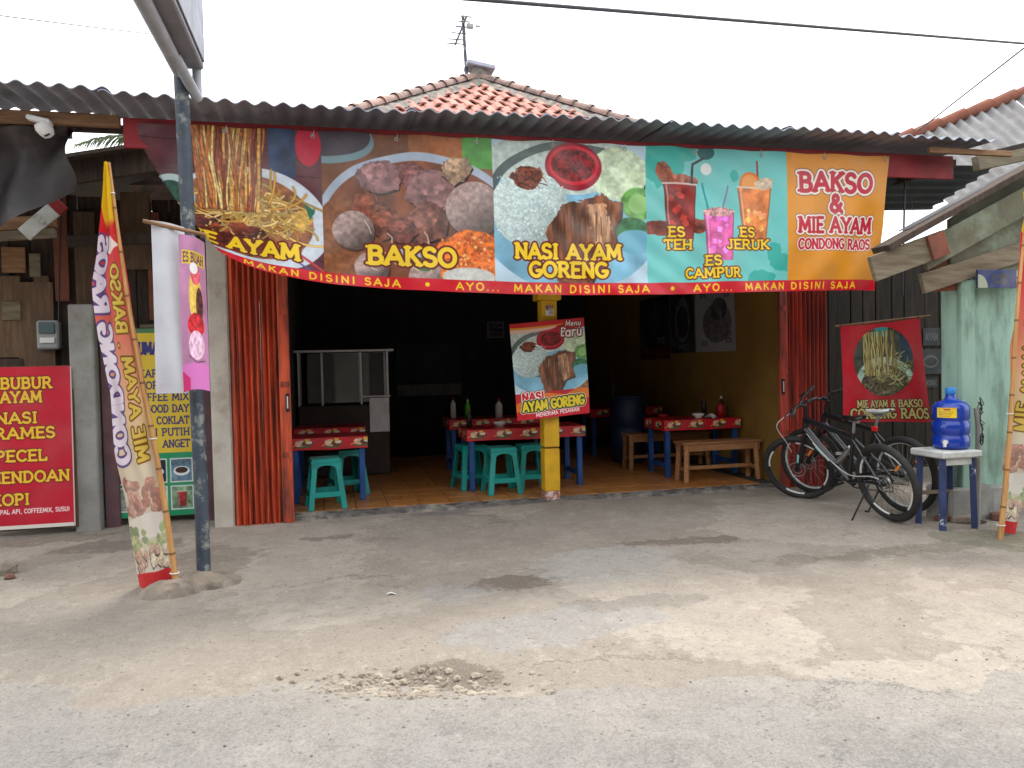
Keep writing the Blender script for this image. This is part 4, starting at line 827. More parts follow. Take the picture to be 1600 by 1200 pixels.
def mound(name, c, rx, ry, h, label, seed):
    n = 28; m = MB()
    def f(u, v):
        a = u*2*math.pi; r = v*1.06; q = 1+.22*(float(fbm(math.cos(a)*1.4+seed, math.sin(a)*1.4, seed, 3))-.5)*2
        x, y = c[0]+rx*r*q*math.cos(a), c[1]+ry*r*q*math.sin(a); z = h*(1-r**2.6)*(.8+.9*(float(fbm(x*8, y*8, seed, 4))-.5))
        return (x, y, gz(x, y)+(z if v < .98 else -.02))
    m.grid(f, n, 10, True); o = m.build(name, M['footing'], None, (c[0], c[1], gz(*c[:2]))); return tag(o, label, 'footing')
mound('concrete_footing', (px_+.0, py_-.02), .24, .17, .10, 'rough concrete lump around the foot of the steel pole', 4); mound('concrete_footing', (B1.x-.03, B1.y-.06), .2, .15, .09, 'rough concrete lump around the foot of the leaning bamboo', 9)
# ---- pink ice banner tied to the pole
c = Cv(200, 520, (206, 130, 176)); c.rect(0, 0, 200, 520, (184, 128, 164), .12, 60); c.rect(20, 50, 190, 96, (214, 190, 60)); c.text('ES BUAH', 104, 73, 30, (110, 40, 90), .1, (), width=150)
c.ell(110, 200, 46, 90, (230, 196, 90), tex=.2); c.ell(116, 130, 36, 34, (226, 96, 110), tex=.3); c.ell(104, 108, 30, 20, (240, 236, 236)); c.ell(140, 230, 26, 60, (90, 50, 40), tex=.6); c.ell(112, 300, 60, 40, (204, 30, 44), tex=.5); c.ell(112, 370, 56, 50, (232, 190, 214), tex=.3); c.line([(56, 404), (112, 430), (170, 420)], 4, (110, 40, 90)); c.rect(0, 430, 200, 520, (214, 120, 190)); c.poly([(0, 450), (60, 480), (60, 520), (0, 520)], (206, 40, 110))
ib = wthing('ice_banner', 'narrow pink ice drink banner folded open to its white back on the pole', 'banner', (-.95, -1.95, 1.3))
def fi1(u, v): return (-1.10+.19*u, -1.93+.03*math.sin(u*5+v*2)+.05*u, 1.25+1.07*v+.035*(1-u)*v)
m = MB(); m.grid(fi1, 10, 16); m.build('white_back', pbr('white_cloth', (.62, .64, .68), (.5, .5, .55), 2, .8, dirt=(.5, .36, .4), dscale=2, dmin=.5, dmax=.8), ib)
def fi2(u, v): return (-.925+.15*u, -1.985-.02*math.sin(u*4+v*3)+.03*u, 1.255+1.0*v+.02*math.sin(u*3)-.05*u*v)
m = MB(); m.grid(fi2, 10, 16); m.build('pink_front', print_mat('ice_print', c, .6, .1, .3, .05), ib)
m = MB(); m.tube([(-1.14, -1.93, 2.345), (-.77, -1.94, 2.26)], .013, 7); m.build('top_stick', M['wood'], ib)
# ================================================================ left neighbour
ls = wthing('wooden_shack', 'old dark timber shack left of the shop', 'shack', (-2.6, .6, 0))
x = -4.6; k = 0
while x < -1.06:
    wd = rs.uniform(.13, .22); zt = 3.0+rs.uniform(-.03, .03); m = MB(); m.box((x+wd/2, .62+rs.uniform(-.012, .012), zt/2), (wd-.008, .025, zt), .003); m.build('wall_plank', M['wood_dark'], ls); x += wd
for px0, px1, y0, y1, mt in ((-60, 28, 430, 560, 'wood_brown'), (28, 80, 440, 575, 'wood_brown'), (0, 36, 385, 425, 'wood'), (52, 74, 430, 480, 'wood_brown'), (-80, 34, 560, 640, 'wood_dark'), (44, 60, 395, 432, 'tan_board'), (2, 30, 470, 500, 'tan_board'), (84, 100, 300, 470, 'redbrown'), (190, 232, 300, 420, 'wood_brown'), (118, 146, 330, 480, 'wood_brown'), (232, 246, 330, 500, 'redbrown')):
    a = at(px0, y1, Y=.5); b = at(px1, y0, Y=.5); m = MB(); m.box(((a.x+b.x)/2, .56-rs.uniform(0, .03), (a.z+b.z)/2), (b.x-a.x, .02, b.z-a.z), .004); m.build('patch_board', M[mt], ls)
for a, b, w_, h_, mt in (((-2.3, -.2, 3.0), (-1.05, -.2, 3.25), .05, .22, 'wood_dark'), ((-4.6, -.2, 2.62), (-2.3, -.2, 3.0), .05, .22, 'wood_dark'), ((-2.25, .3, 2.55), (-1.05, .3, 2.62), .05, .1, 'wood_dark'), ((-2.36, -.35, 2.5), (-2.08, -.35, 2.76), .03, .12, 'white_worn'), ((-2.62, -.3, 2.58), (-2.14, -.3, 2.62), .04, .1, 'wood'), ((-2.62, -.33, 2.48), (-2.14, -.33, 2.52), .06, .07, 'tan_board'), ((-1.72, .5, 1.78), (-1.06, .5, 1.8), .04, .09, 'tan_board')):
    m = MB(); m.bar(a, b, w_, h_); m.build('beam' if mt == 'wood_dark' else 'brace', M[mt], ls)
m = MB(); m.bar((-2.14, -.352, 2.704), (-2.078, -.352, 2.762), .034, .123); m.build('brace_tip', M['red_paint'], ls)
m = MB(); m.box((-2.83, .68, 1.45), (3.5, .03, 2.9)); m.build('sky_gap_blocker', M['tarp'], ls)  # added dark sheet, stops the sky glowing through the plank gaps
m = MB(); m.add([(-4.6, -.35, 2.72), (-2.3, -.35, 3.1), (-1.03, -.35, 3.36), (-1.03, 3, 3.5), (-4.6, 3, 3.1)], [(0, 1, 2, 3, 4)]); m.v += [(a, b, c-.03) for a, b, c in m.v[:5]]; m.f += [(9, 8, 7, 6, 5), (0, 5, 6, 1), (1, 6, 7, 2)]; m.build('roof_sheet', M['wood_dark'], ls)
for zz in (.3, .85, 1.4, 1.95):
    m = MB(); m.box((-2.02, .55, zz), (.05, .05, .5)); m.build('stud', M['wood_dark'], ls)
cp = MB(); cp.box((-2.13, .26, .98), (.2, .16, 2.02), .012); tag(cp.build('concrete_post', M['concrete_post'], None, (-2.13, .26, 0)), 'grey concrete post beside the red menu board', 'post')
for x, lab in ((-1.955, 'faded purple timber post beside the grey concrete post'), (-1.13, 'faded purple timber post against the whitewashed pier')):
    cp = MB(); cp.box((x, .34, .96), (.12, .12, 1.96), .008); tag(cp.build('purple_post', M['purple'], None, (x, .34, 0)), lab, 'post')
tp = MB()
def ft(u, v):
    s = 1-v; x = -3.3+u*1.47+.04*math.sin(s*6+u*9)-.04*s*u; z = 3.22-s*(.78-.28*u**3)-.05*math.sin(u*11+.6)*s; return (x, -.8+.09*math.sin(u*10+s*3)*s+.05*math.sin(u*23), z)
tp.grid(ft, 44, 18, True); tag(tp.build('black_tarp', M['tarp'], None, (-2.6, -.8, 2.5)), 'black tarp draped below the canopy beam of the shack', 'tarp')
cc = wthing('security_camera', 'white dome security camera under the wooden beam', 'camera', (-1.94, -1.14, 3.14))
Rt = Matrix.Rotation(R(-28), 3, 'Y') @ Matrix.Rotation(R(20), 3, 'X')
m = MB(); m.box((-1.96, -1.14, 3.175), (.15, .1, .035), .012, Matrix.Rotation(R(12), 3, 'Y')); m.build('mount', M['white'], cc); m = MB(); m.lathe([(0, .06), (.045, .055), (.058, .02), (.05, -.02), (.035, -.05), (0, -.06)], (-1.925, -1.15, 3.11), 18, Rt); m.build('shell', M['white'], cc)
m = MB(); m.lathe([(0, -.062), (.024, -.056), (.028, -.045)], (-1.93, -1.175, 3.115), 14, Rt); m.build('lens', M['black'], cc); m = MB(); m.tube([(-1.9, -1.12, 3.16), (-1.88, -1.1, 3.1), (-1.87, -1.08, 3.19)], .006, 6); m.build('cord', M['cable'], cc)
em = wthing('electric_meter', 'small grey electric meter on the plank wall above the red menu board', 'meter', (-2.48, .3, 1.7)); m = MB(); m.box((-2.48, .5, 1.74), (.18, .1, .26), .015); m.build('case', M['grey'], em); m = MB(); m.box((-2.48, .445, 1.8), (.13, .03, .1), .01); m.build('window', pbr('meter_window', (.1, .14, .15), None, rough=.15), em); m = MB(); m.box((-2.48, .445, 1.69), (.12, .02, .05), .004); m.build('label_plate', M['white'], em); m = MB(); m.tube([(-2.4, .5, 1.86), (-2.38, .5, 2.3), (-2.34, .5, 3.0)], .008, 6); m.build('cable', M['cable'], em)
for px0, py0, r, nm, mt, lb_ in ((8, 897, .085, 'stone', 'stone', 'grey stone lying on the forecourt beside a brick chip'), (16, 905, .035, 'brick_chip', 'brick', 'small broken brick chip lying by the grey stone')):
    p = atg(px0, py0); m = MB(); rock(m, (p.x, p.y, p.z+r*.45), r, rs); tag(m.build(nm, M[mt], None, tuple(p)), lb_, 'stone' if nm == 'stone' else 'brick')
p = atg(612, 929); m = MB(); m.grid(lambda u, v: (p.x+.06*(u-.5), p.y+.025*(v-.5), p.z+.006+.008*math.sin(u*4)), 6, 3); tag(m.build('paper_scrap', M['white'], None, tuple(p)), 'tiny white paper scrap on the bare forecourt', 'litter')
# ================================================================ right neighbour
rn = wthing('green_house', 'pale green house with mossy gable boards right of the bicycles', 'house', (6.2, -1.6, 0))
m = MB(); m.box((5.48, -1.72, .98), (.82, .2, 2.06), .015); m.build('green_pillar', M['green_wall'], rn)
m = MB(); m.box((5.13, -1.84, .98), (.14, .05, 2.05), .008); m.build('pilaster', M['green_wall'], rn)
m = MB(); m.box((7.9, -1.72, 1.4), (4.1, .18, 3.0), .01); m.build('front_wall', M['green_wall'], rn)
m = MB(); m.box((5.38, -1.74, .13), (.9, .3, .3), .02); m.build('plinth', M['concrete_post'], rn)
def bd(name, p0, p1, w_, mt, y0=-1.92, th=.04, up=None):
    a = at(*p0, Y=y0); b = at(*p1, Y=y0); m = MB(); m.bar(a, b, th, w_, up=(0, 0, 1)) if up is None else m.bar(a, b, th, w_, up=up); return m.build(name, M[mt], rn)
bd('verge_board', (1440, 403), (1640, 292), .22, 'moss_board'); bd('verge_board', (1362, 421), (1478, 378), .2, 'tan_board', -1.98); bd('verge_cap', (1376, 390), (1660, 232), .05, 'wood_dark', -1.95, .2)
bd('tie_beam', (1440, 444), (1660, 372), .16, 'tan_board', -1.86); bd('gable_panel', (1452, 428), (1520, 424), .3, 'redbrown', -1.8); bd('lintel', (1514, 441), (1640, 430), .12, 'green_wall', -1.84)
m = MB(); m.prism([(4.98, 2.0), (5.9, 2.0), (5.9, 2.98), (5.5, 2.8), (4.98, 2.5)], -1.84, -1.8); m.build('gable_panel', M['moss_board'], rn)
bd('end_block', (1452, 389), (1477, 379), .19, 'redbrown', -2.01)
m = MB(); corr(m, 4.5, 9.5, -1.93, -1.78, lambda x, y: 2.25+(x-4.2)*.48, .0, 1, 1, .03, 1); m.build('roof_deck', M['corr_dark'], rn)
m = MB(); m.box((7.1, .75, 1.25), (4.0, .1, 2.5)); m.build('back_wall', pbr('dark_grey_wall', (.045, .043, .042), (.028, .027, .028), 2, .9, dirt=(.08, .08, .08), dmin=.6, dmax=.8), rn)  # near-black grey wall behind the planks
x = 5.15
while x < 9:
    wd = rs.uniform(.16, .3); m = MB(); m.box((x+wd/2, .69-rs.uniform(0, .008), 1.24), (wd-.012, .02, 2.46), .004); m.build('wall_plank', M['darkbrown'], rn); x += wd
# dim notices on the back wall, with block shapes of writing
for px0, px1, y0, y1, s in ((1444, 1470, 512, 540, 'AYAM'), (1440, 1472, 545, 585, 'O'), (1436, 1466, 590, 606, 'BAKSO')):
    a = at(px0, y1, Y=.64); b = at(px1, y0, Y=.64); c = Cv(120, 80, (60, 62, 66)); c.text(s, 60, 40, 34, (104, 100, 104), .1, (), False, width=90)
    sgn = tag(MB().grid(lambda u, v: (a.x+(b.x-a.x)*u, .655, a.z+(b.z-a.z)*v), 1, 1).build('wall_notice', print_mat('dim_notice_'+s, c, .8), None, (a.x, .68, a.z)), {'AYAM': 'dim notice high on the dark brown wall behind the noodle poster', 'O': 'dim round emblem notice on the dark brown wall behind the noodle poster', 'BAKSO': 'low dim notice on the dark brown wall above the water bottle'}[s], 'notice')
c = Cv(160, 80, (26, 44, 96)); c.ell(0, 80, 40, 60, (150, 160, 140)); c.text('CB', 90, 40, 34, (60, 54, 60), .16, (), False)
a = at(1526, 450, Y=-1.93); b = at(1586, 422, Y=-1.93); o = wthing('shop_plate', 'small blue weathered plate on the green house lintel', 'sign', tuple(a)); m = MB(); m.grid(lambda u, v: (a.x+(b.x-a.x)*u, -1.945, a.z+(b.z-a.z)*v), 1, 1); m.build('print', print_mat('blue_plate', c, .6, wear=.25), o); m = MB(); m.box(((a.x+b.x)/2, -1.93, (a.z+b.z)/2), (b.x-a.x, .02, b.z-a.z), .003); m.build('plate', M['darkblue'], o)
# dark lean-to sheet and the pale roofs beyond
lt = wthing('lean_to_roof', 'dark corrugated sheet hanging below the canopy end', 'roof', (6, -.4, 3))
m = MB(); Rl = [(5.2, -.55, 3.28), (6.75, -.55, 3.32), (6.5, .1, 2.99), (5.2, .1, 2.94)]
def fl(u, v):
    p = bil(Vector(Rl[0]), Vector(Rl[1]), Vector(Rl[2]), Vector(Rl[3]), u, v); return p+Vector((.025*math.sin(v*38), -.02*math.cos(v*38), .0))
m.grid(fl, 6, 60, True); m.build('corrugated_sheet', M['corr_dark'], lt)
def far_roof(name, label, p, ridge, base, n):
    t = wthing(name, label, 'roof', p); a, b = Vector(ridge[0]), Vector(ridge[1]); c, d = Vector(base[0]), Vector(base[1])
    for k in range(n):
        m = MB(); u0, u1 = k/n, (k+1.02)/n
        def f(u, v): q = u0+(u1-u0)*u; P = (a+(b-a)*q)*v+(c+(d-c)*q)*(1-v); nn = (b-a).cross(c-a).normalized(); return P+nn*.028*math.sin(q*n*6*2*math.pi)+nn*.012*(k % 2)
        m.grid(f, 48, 2, True); m.build('roof_sheet', M['corr_pale'], t)
    dr = (b-a); L = dr.length; q = int(L/.42)
    for k in range(q):
        m = MB(); s = a+dr*(k/q); e = a+dr*((k+1.08)/q); m.tube([s+Vector((0, 0, .0)), e+Vector((0, 0, .015))], [.075, .09], 10); m.build('ridge_tile', M['redbrown'], t)
    return t
far_roof('pale_roof', 'pale grey corrugated roof with red ridge tiles beyond the canopy', (9, 2, 3.5), ((7.3, 1.8, 4.2), (11.5, 1.8, 5.75)), ((6.7, -.3, 2.75), (11.2, -.3, 3.4)), 4)
m = MB(); m.box((9.6, 2.2, 1.25), (4.2, .2, 2.6)); m.build('support_wall', M['plaster'], bpy.data.objects['pale_roof'])
for a, b, lb_ in (((1524, 256), (1640, 232), 'weathered timber beam under the pale corrugated roof'), ((1548, 240), (1640, 218), 'thin dark batten lying over the weathered beam')):
    p, q = at(*a, Y=-.9), at(*b, Y=-.9); m = MB(); m.bar(p, q, .08, .14 if 'thin' not in lb_ else .05); tag(m.build('timber_beam', M['tan_board' if 'thin' not in lb_ else 'wood_dark'], None, tuple(p)), lb_, 'beam')
# far pink roof sliver in the gap
m = MB(); m.box((8.5, 6.0, 2.35), (3.0, 1.5, .08), .01, Matrix.Rotation(R(16), 3, 'Y') @ Matrix.Rotation(R(20), 3, 'X')); w_ = wthing('distant_roof', 'small pinkish roof seen through the gap below the lean-to', 'roof', (8.5, 6, 0)); m.build('slope', M['clay'], w_); m = MB(); m.box((8.6, 6.6, .9), (2.4, .2, 2.1)); m.build('wall', M['plaster'], w_)
# ================================================================ stool, gallon, odds and ends on the right
gt = wthing('bottle_stand', 'worn blue and white wooden stand under the water bottle', 'stand', (4.79, -2.0, 0)); zt = .60; 
sl = [(4.63, -2.12), (4.93, -2.12), (4.65, -1.84), (4.96, -1.84)]
for x, y in sl: m = MB(); m.bar((x, y, gz(x, y)-.01), (x+(4.79-x)*.08, y+(-1.98-y)*.08, zt-.02), .05, .045); m.build('leg', M['blue_worn'], gt)
m = MB(); m.box((4.79, -1.98, zt), (.37, .36, .055), .01); m.build('top', M['white_worn'], gt); m = MB(); m.bar((4.65, -2.11, zt-.055), (4.91, -2.11, zt-.055), .03, .06); m.build('apron', M['white_worn'], gt); m = MB(); m.bar((4.66, -1.85, .26), (4.95, -1.85, .26), .025, .03); m.build('stretcher', M['tan_board'], gt)
wb = wthing('water_bottle', 'big blue plastic water bottle with light blue cap and yellow label', 'water bottle', (4.85, -1.97, zt+.03)); z = zt+.03
pr = [(0, .0), (.13, .0), (.155, .012), (.162, .04), (.162, .10), (.15, .118), (.15, .128), (.162, .146), (.164, .225), (.15, .243), (.15, .253), (.163, .272), (.163, .345), (.158, .375), (.13, .405), (.07, .425), (.042, .44), (.036, .47), (.036, .50)]
m = MB(); m.lathe([(r*.84 if r > .05 else r, h*.92) for r, h in pr], (4.85, -1.97, z), 32); b_ = sub(m.build('body', M['gallon'], wb), wb); m = MB(); m.lathe([(.036, .44), (.04, .445), (.04, .485), (.036, .49), (0, .49)], (4.85, -1.97, z), 20); m.build('cap', M['gallon_cap'], wb)
c = Cv(120, 60, (232, 200, 40)); c.rect(0, 0, 120, 14, (226, 180, 30)); c.rect(44, 6, 84, 16, (170, 60, 40))
for k in range(4): c.rect(14, 22+k*9, 106-k*8, 26+k*9, (170, 130, 30))
ca_ = math.atan2(-7.2+1.97, -4.85)
m = MB(); m.grid(lambda u, v: (4.85+.14*math.cos(ca_-.75+1.05*u), -1.97+.14*math.sin(ca_-.75+1.05*u), z+.255+.08*v), 10, 1); m.build('label', print_mat('bottle_label', c, .4), wb)
d_ = Vector((math.cos(ca_-.25), math.sin(ca_-.25), 0)); p = Vector((4.85, -1.97, z+.06)); m = MB(); m.tube([p+d_*.12, p+d_*.17], .018, 10); m.tube([p+d_*.165+Vector((0, 0, .02)), p+d_*.17+Vector((0, 0, -.035))], .012, 8); m.build('tap', M['white'], wb)
pp = MB(); pp.tube([(5.05, -2.02, -.05), (5.06, -2.03, .8), (5.05, -2.02, .95)], .022, 10); tag(pp.build('grey_pipe', pbr('grey_pipe', (.3, .3, .27), (.22, .22, .2), 6, .7), None, (5.05, -2.02, 0)), 'thin grey pipe standing in front of the green pillar', 'pipe')
tg = MB()
for k in range(5): tg.tube([(5.07+.02*math.sin(i*1.9+k), -2.04+.02*math.cos(i*2.3+k*2), .66+i*.045+.02*math.sin(k+i)) for i in range(9)], .004, 5)
tg.torus((5.09, -2.03, .7), .05, .006, Matrix.Rotation(.6, 3, 'Z'), 16, 5); tag(tg.build('wire_bundle', M['cable'], None, (5.07, -2.03, .7)), 'tangle of black wire tied to the grey pipe', 'wire')
for i, (px0, py0, d, rz, mt, lb_) in enumerate((((1478), 812, (.24, .1, .05), .5, 'redbrown', 'reddish brown wooden block on the ground by the bottle stand'), (1504, 816, (.2, .1, .055), -.3, 'stone', 'pale stone block beside the grey pipe foot'), (1530, 818, (.12, .05, .02), .2, 'wood_dark', 'flat dark wood scrap by the grey pipe foot'), (1556, 812, (.12, .08, .06), .9, 'brick', 'broken brown brick at the foot of the green pillar'))):
    p = atg(px0, py0); m = MB(); m.box((0, 0, d[2]/2), d, .008); o = m.build('ground_block', M[mt]); o.location = p; o.rotation_euler = (0, 0, rz); tag(o, lb_, 'block')
p = atg(1538, 812); m = MB(); m.prism([(-.14, -.02), (-.14, .2)]+[(-.02+.12*math.cos(R(a)), .2+.11*math.sin(R(a))) for a in range(180, -1, -20)]+[(.1, -.02), (.06, -.02), (.06, .1), (.02, .12), (0, .1), (0, -.02)], -.05, .05); o = m.build('arched_block', M['concrete_post']); o.location = p+Vector((0, .06, 0)); o.rotation_euler = (0, 0, -.2); tag(o, 'small arched concrete block against the green pillar', 'block')
# ================================================================ bicycles
def curve(pts, n=6):
    P = [Vector(p) for p in pts]; out = []
    for i in range(len(P)-1):
        a, b, c, d = P[max(0, i-1)], P[i], P[i+1], P[min(len(P)-1, i+2)]
        for k in range(n): t = k/n; out.append(.5*((2*b)+(c-a)*t+(2*a-5*b+4*c-d)*t*t+(3*b-a-3*c+d)*t**3))
    return out+[P[-1]]
def bike(label, loc, rz, lean, steer, rimcol, frame_m, second=False):
    t = thing('bicycle', label, 'bicycle', loc, rz, 'bicycles parked by the red shutter'); t.rotation_euler = (lean, 0, rz)
    Rw = .335; RH = Vector((-.53, 0, Rw)); FH = Vector((.56, 0, Rw)); BBk = Vector((-.09, 0, .29)); ST = Vector((-.24, 0, .70)); HT = Vector((.335, 0, .83)); HB = Vector((.375, 0, .71))
    ax = (HT-HB).normalized(); Sm = Matrix.Rotation(steer, 3, ax)
    def S(p): return HB+Sm @ (Vector(p)-HB)
    def wheel(c, Mx, front):
        m = MB(); m.torus(c, Rw-.052, .014, Mx, 48, 8, 1.0); wm = m.build('wheel', rimcol, t)
        m = MB(); m.torus(c, Rw-.029, .030, Mx, 56, 10); m.build('tyre', M['rubber'], wm)
        m = MB(); m.lathe([(0, -.05), (.022, -.05), (.022, .05), (0, .05)], c, 12, Mx @ Matrix.Rotation(R(90), 3, 'X')); m.build('hub', M['black'], wm)
        m = MB(); m.torus(Vector(c)+Mx @ Vector((0, .035, 0)), .072, .004, Mx, 28, 5, .4); m.torus(Vector(c)+Mx @ Vector((0, .035, 0)), .04, .004, Mx, 20, 5, .4); m.build('brake_disc', M['steel'], wm)
        m = MB()
        for k in range(28):
            a = 2*math.pi*k/28; s = 1 if k % 2 else -1
            m.tube([Vector(c)+Mx @ Vector((.02*math.cos(a+.8*s), .03*s, .02*math.sin(a+.8*s))), Vector(c)+Mx @ Vector(((Rw-.06)*math.cos(a), 0, (Rw-.06)*math.sin(a)))], .0012, 4, False)
        tag(m.build('spokes', M['black'] if not second else M['grey'], wm), kind='stuff')
        m = MB(); a = 2.4; q = Vector(c)+Mx @ Vector(((Rw-.12)*math.cos(a), .012, (Rw-.12)*math.sin(a))); m.box(q, (.022, .008, .07), .003, Mx @ Matrix.Rotation(-a+R(90), 3, 'Y')); m.build('reflector', pbr('amber_reflector', (.7, .2, .02), None, rough=.2), wm)
        if not second:
            for a in (.2, 1.8, 3.3, 4.8):
                m = MB(); pts = [Vector(c)+Mx @ Vector(((Rw-.062)*math.cos(a+i*.08), .012, (Rw-.062)*math.sin(a+i*.08))) for i in range(9)]; m.tube(pts, .009, 6); m.build('decal', M['white'], wm)
        return wm
    I = Matrix.Identity(3)
    wheel(RH, I, False); wheel(S(FH), Sm, True)
    m = MB(); m.tube([HT, HB], .028, 10); m.tube([HB+(HT-HB)*.1, BBk], [.034, .031], 10); m.tube([HT-(HT-HB)*.15, ST], [.029, .024], 10); m.tube([BBk, ST, ST+(ST-BBk)*.1], .018, 10); m.tube([BBk+Vector((-.05, 0, -.02)), BBk+Vector((.05, 0, .02))], .03, 10)
    fr = m.build('frame', frame_m, t)
    m = MB()
    for s in (-1, 1):
        m.tube([BBk+Vector((-.03, .03*s, 0)), RH+Vector((.12, .06*s, .0)), RH+Vector((0, .065*s, 0))], .011, 8); m.tube([ST+Vector((0, .015*s, -.02)), RH+Vector((.08, .06*s, .12)), RH+Vector((0, .065*s, 0))], .010, 8)
    m.build('rear_stays', frame_m, fr)
    if not second:
        m = MB(); m.tube([ST+Vector((.06, 0, -.1)), BBk+Vector((.1, 0, .16))], [.022, .026], 10); m.torus(BBk+Vector((.07, 0, .24)), .03, .008, Matrix.Rotation(R(90), 3, 'X'), 14, 5); m.build('shock', M['steel'], fr)
        for k, (a, b) in enumerate(((.25, .62), (.3, .5))):
            m = MB(); d = (BBk-HB); p0, p1 = HB+d*a, HB+d*b; m.bar(p0+Vector((0, .035, .006-.014*k)), p1+Vector((0, .035, .006-.014*k)), .004, .012); m.build('decal', M['white'] if k == 0 else pbr('mint', (.2, .6, .5), None), fr)
    m = MB()
    for s in (-1, 1):
        m.tube([S(HB+Vector((.005, .055*s, -.03))), S(HB+Vector((.09, .055*s, -.2)))], .017, 8); m.tube([S(HB+Vector((.085, .055*s, -.19))), S(FH+Vector((0, .055*s, 0)))], .02, 8)
    m.bar(S(HB+Vector((0, -.07, -.025))), S(HB+Vector((0, .07, -.025))), .035, .03); m.build('fork', M['black'], t)
    if not second:
        m = MB(); m.bar(S(FH+Vector((-.045, .078, .09))), S(FH+Vector((-.075, .078, .17))), .004, .024); m.build('fork_decal', pbr('mint_b', (.25, .65, .6), None), t)
    ST_ = HT+ax*.13; BC = ST_+Vector((.06, 0, .02)); m = MB(); m.tube([S(HT), S(ST_)], .016, 8); m.tube([S(ST_), S(BC)], .017, 8); m.build('stem', M['black'], t)
    hw = .31; m = MB(); m.tube([S(BC+Vector((-.05, -hw, .03))), S(BC+Vector((-.015, -hw*.4, .03))), S(BC+Vector((0, -.07, 0))), S(BC+Vector((0, .07, 0))), S(BC+Vector((-.015, hw*.4, .03))), S(BC+Vector((-.05, hw, .03)))], .0125, 8); hbm = m.build('handlebar', M['black'], t)
    for s in (-1, 1):
        m = MB(); m.tube([S(BC+Vector((-.035, hw*.72*s, .03))), S(BC+Vector((-.052, (hw+.02)*s, .03)))], .018, 9); m.build('grip', M['rubber'], hbm)
        m = MB(); m.tube([S(BC+Vector((.01, hw*.6*s, .025))), S(BC+Vector((.055, hw*.68*s, .0))), S(BC+Vector((.05, hw*.95*s, -.01)))], .006, 6); m.box(S(BC+Vector((-.01, hw*.58*s, .02))), (.04, .04, .035), .006); m.build('brake_lever', M['black'], hbm)
    m = MB(); m.tube(curve([S(BC+Vector((.03, hw*.62, 0))), S(BC+Vector((.16, .24, -.08))), S(BC+Vector((.17, .14, -.3))), S(FH+Vector((-.02, .07, .2)))]), .0035, 5); m.build('brake_cable', M['white'] if not second else M['black'], t)
    m = MB(); m.tube(curve([HB+Vector((-.05, .03, -.02)), (HB+BBk)/2+Vector((0, .035, .02)), BBk+Vector((-.05, .05, .08)), RH+Vector((.1, .07, .06)), RH+Vector((0, .07, .05))]), .004, 5); m.build('gear_cable', M['white'] if not second else M['black'], t)
    sp_ = ST+(ST-BBk)*.36; m = MB(); m.tube([ST, sp_], .0135, 8); m.build('seat_post', M['steel'], t)
    m = MB()
    def fs(u, v):
        a = v*2*math.pi; s = u; wd = .012+.058*(1/(1+math.exp((s-.45)*11)))+.012; x = -.13+.27*s; return sp_+Vector((x, wd*math.cos(a)*(1-.75*(abs(2*s-1)**8)), .03+.02*math.sin(a)*(1-.6*(abs(2*s-1)**6))+.012*(1-s)*(1-s)-.008*math.sin(s*3.1)))
    m.grid(fs, 16, 14, True); sd2 = m.build('saddle', M['black'] if not second else M['white_worn'], t)
    m = MB(); m.tube([sp_+Vector((-.05, 0, 0)), sp_+Vector((.05, 0, .01))], .02, 8); m.build('saddle_clamp', M['steel'], sd2)
    cr = Matrix.Rotation(R(20), 3, 'Y'); m = MB(); m.torus(BBk+Vector((0, -.05, 0)), .085, .007, I, 30, 6, .5); m.build('chainring', M['black'], t)
    for s in (-1, 1):
        e = BBk+cr @ Vector((.17*s, .085*s, 0)); m = MB(); m.bar(BBk+Vector((0, .065*s, 0)), e, .014, .024); ck = m.build('crank_arm', M['steel'] if second else M['black'], t); m = MB(); m.box(e+Vector((0, .05*s, 0)), (.09, .085, .02), .006); m.build('pedal', M['black'], ck)
    m = MB(); m.tube([BBk+Vector((0, -.05, .085)), RH+Vector((0, -.05, .045))], .004, 5); m.tube([BBk+Vector((0, -.05, -.085)), RH+Vector((.01, -.05, -.1)), RH+Vector((0, -.05, -.045))], .004, 5); m.build('chain', M['black'], t)
    m = MB(); m.lathe([(0, -.03), (.05, -.03), (.02, 0), (0, 0)], RH+Vector((0, -.03, 0)), 18, Matrix.Rotation(R(90), 3, 'X')); m.build('cassette', M['steel'], t)
    m = MB(); m.tube([RH+Vector((.14, .06, -.02)), RH+Vector((.20, .2+.33*math.tan(lean)*-1, -Rw+.02))], .008, 7); m.box(RH+Vector((.21, .21-.33*math.tan(lean), -Rw+.012)), (.04, .025, .012), .003); m.build('kickstand', M['black'], t)
    if second:
        m = MB(); m.box(ST+Vector((-.03, .03, .02)), (.06, .03, .045), .008); m.build('rear_reflector', pbr('red_reflector', (.7, .02, .02), None, rough=.2), t)
    return t
bf = pbr('bike_black', (.012, .013, .016), None, rough=.25, coat=.4)
b1 = bike('black mountain bicycle with mint decals leaning on its kickstand before the red shutter', (4.46, -1.22, gz(4.5, -1.2)+.004), R(94), R(-13), R(34), M['black'], bf)
b2 = bike('black bicycle with white rims standing behind the mountain bicycle', (4.74, -.98, gz(4.7, -1.0)+.004), R(99), R(-4), R(14), M['white_worn'], bf, True)
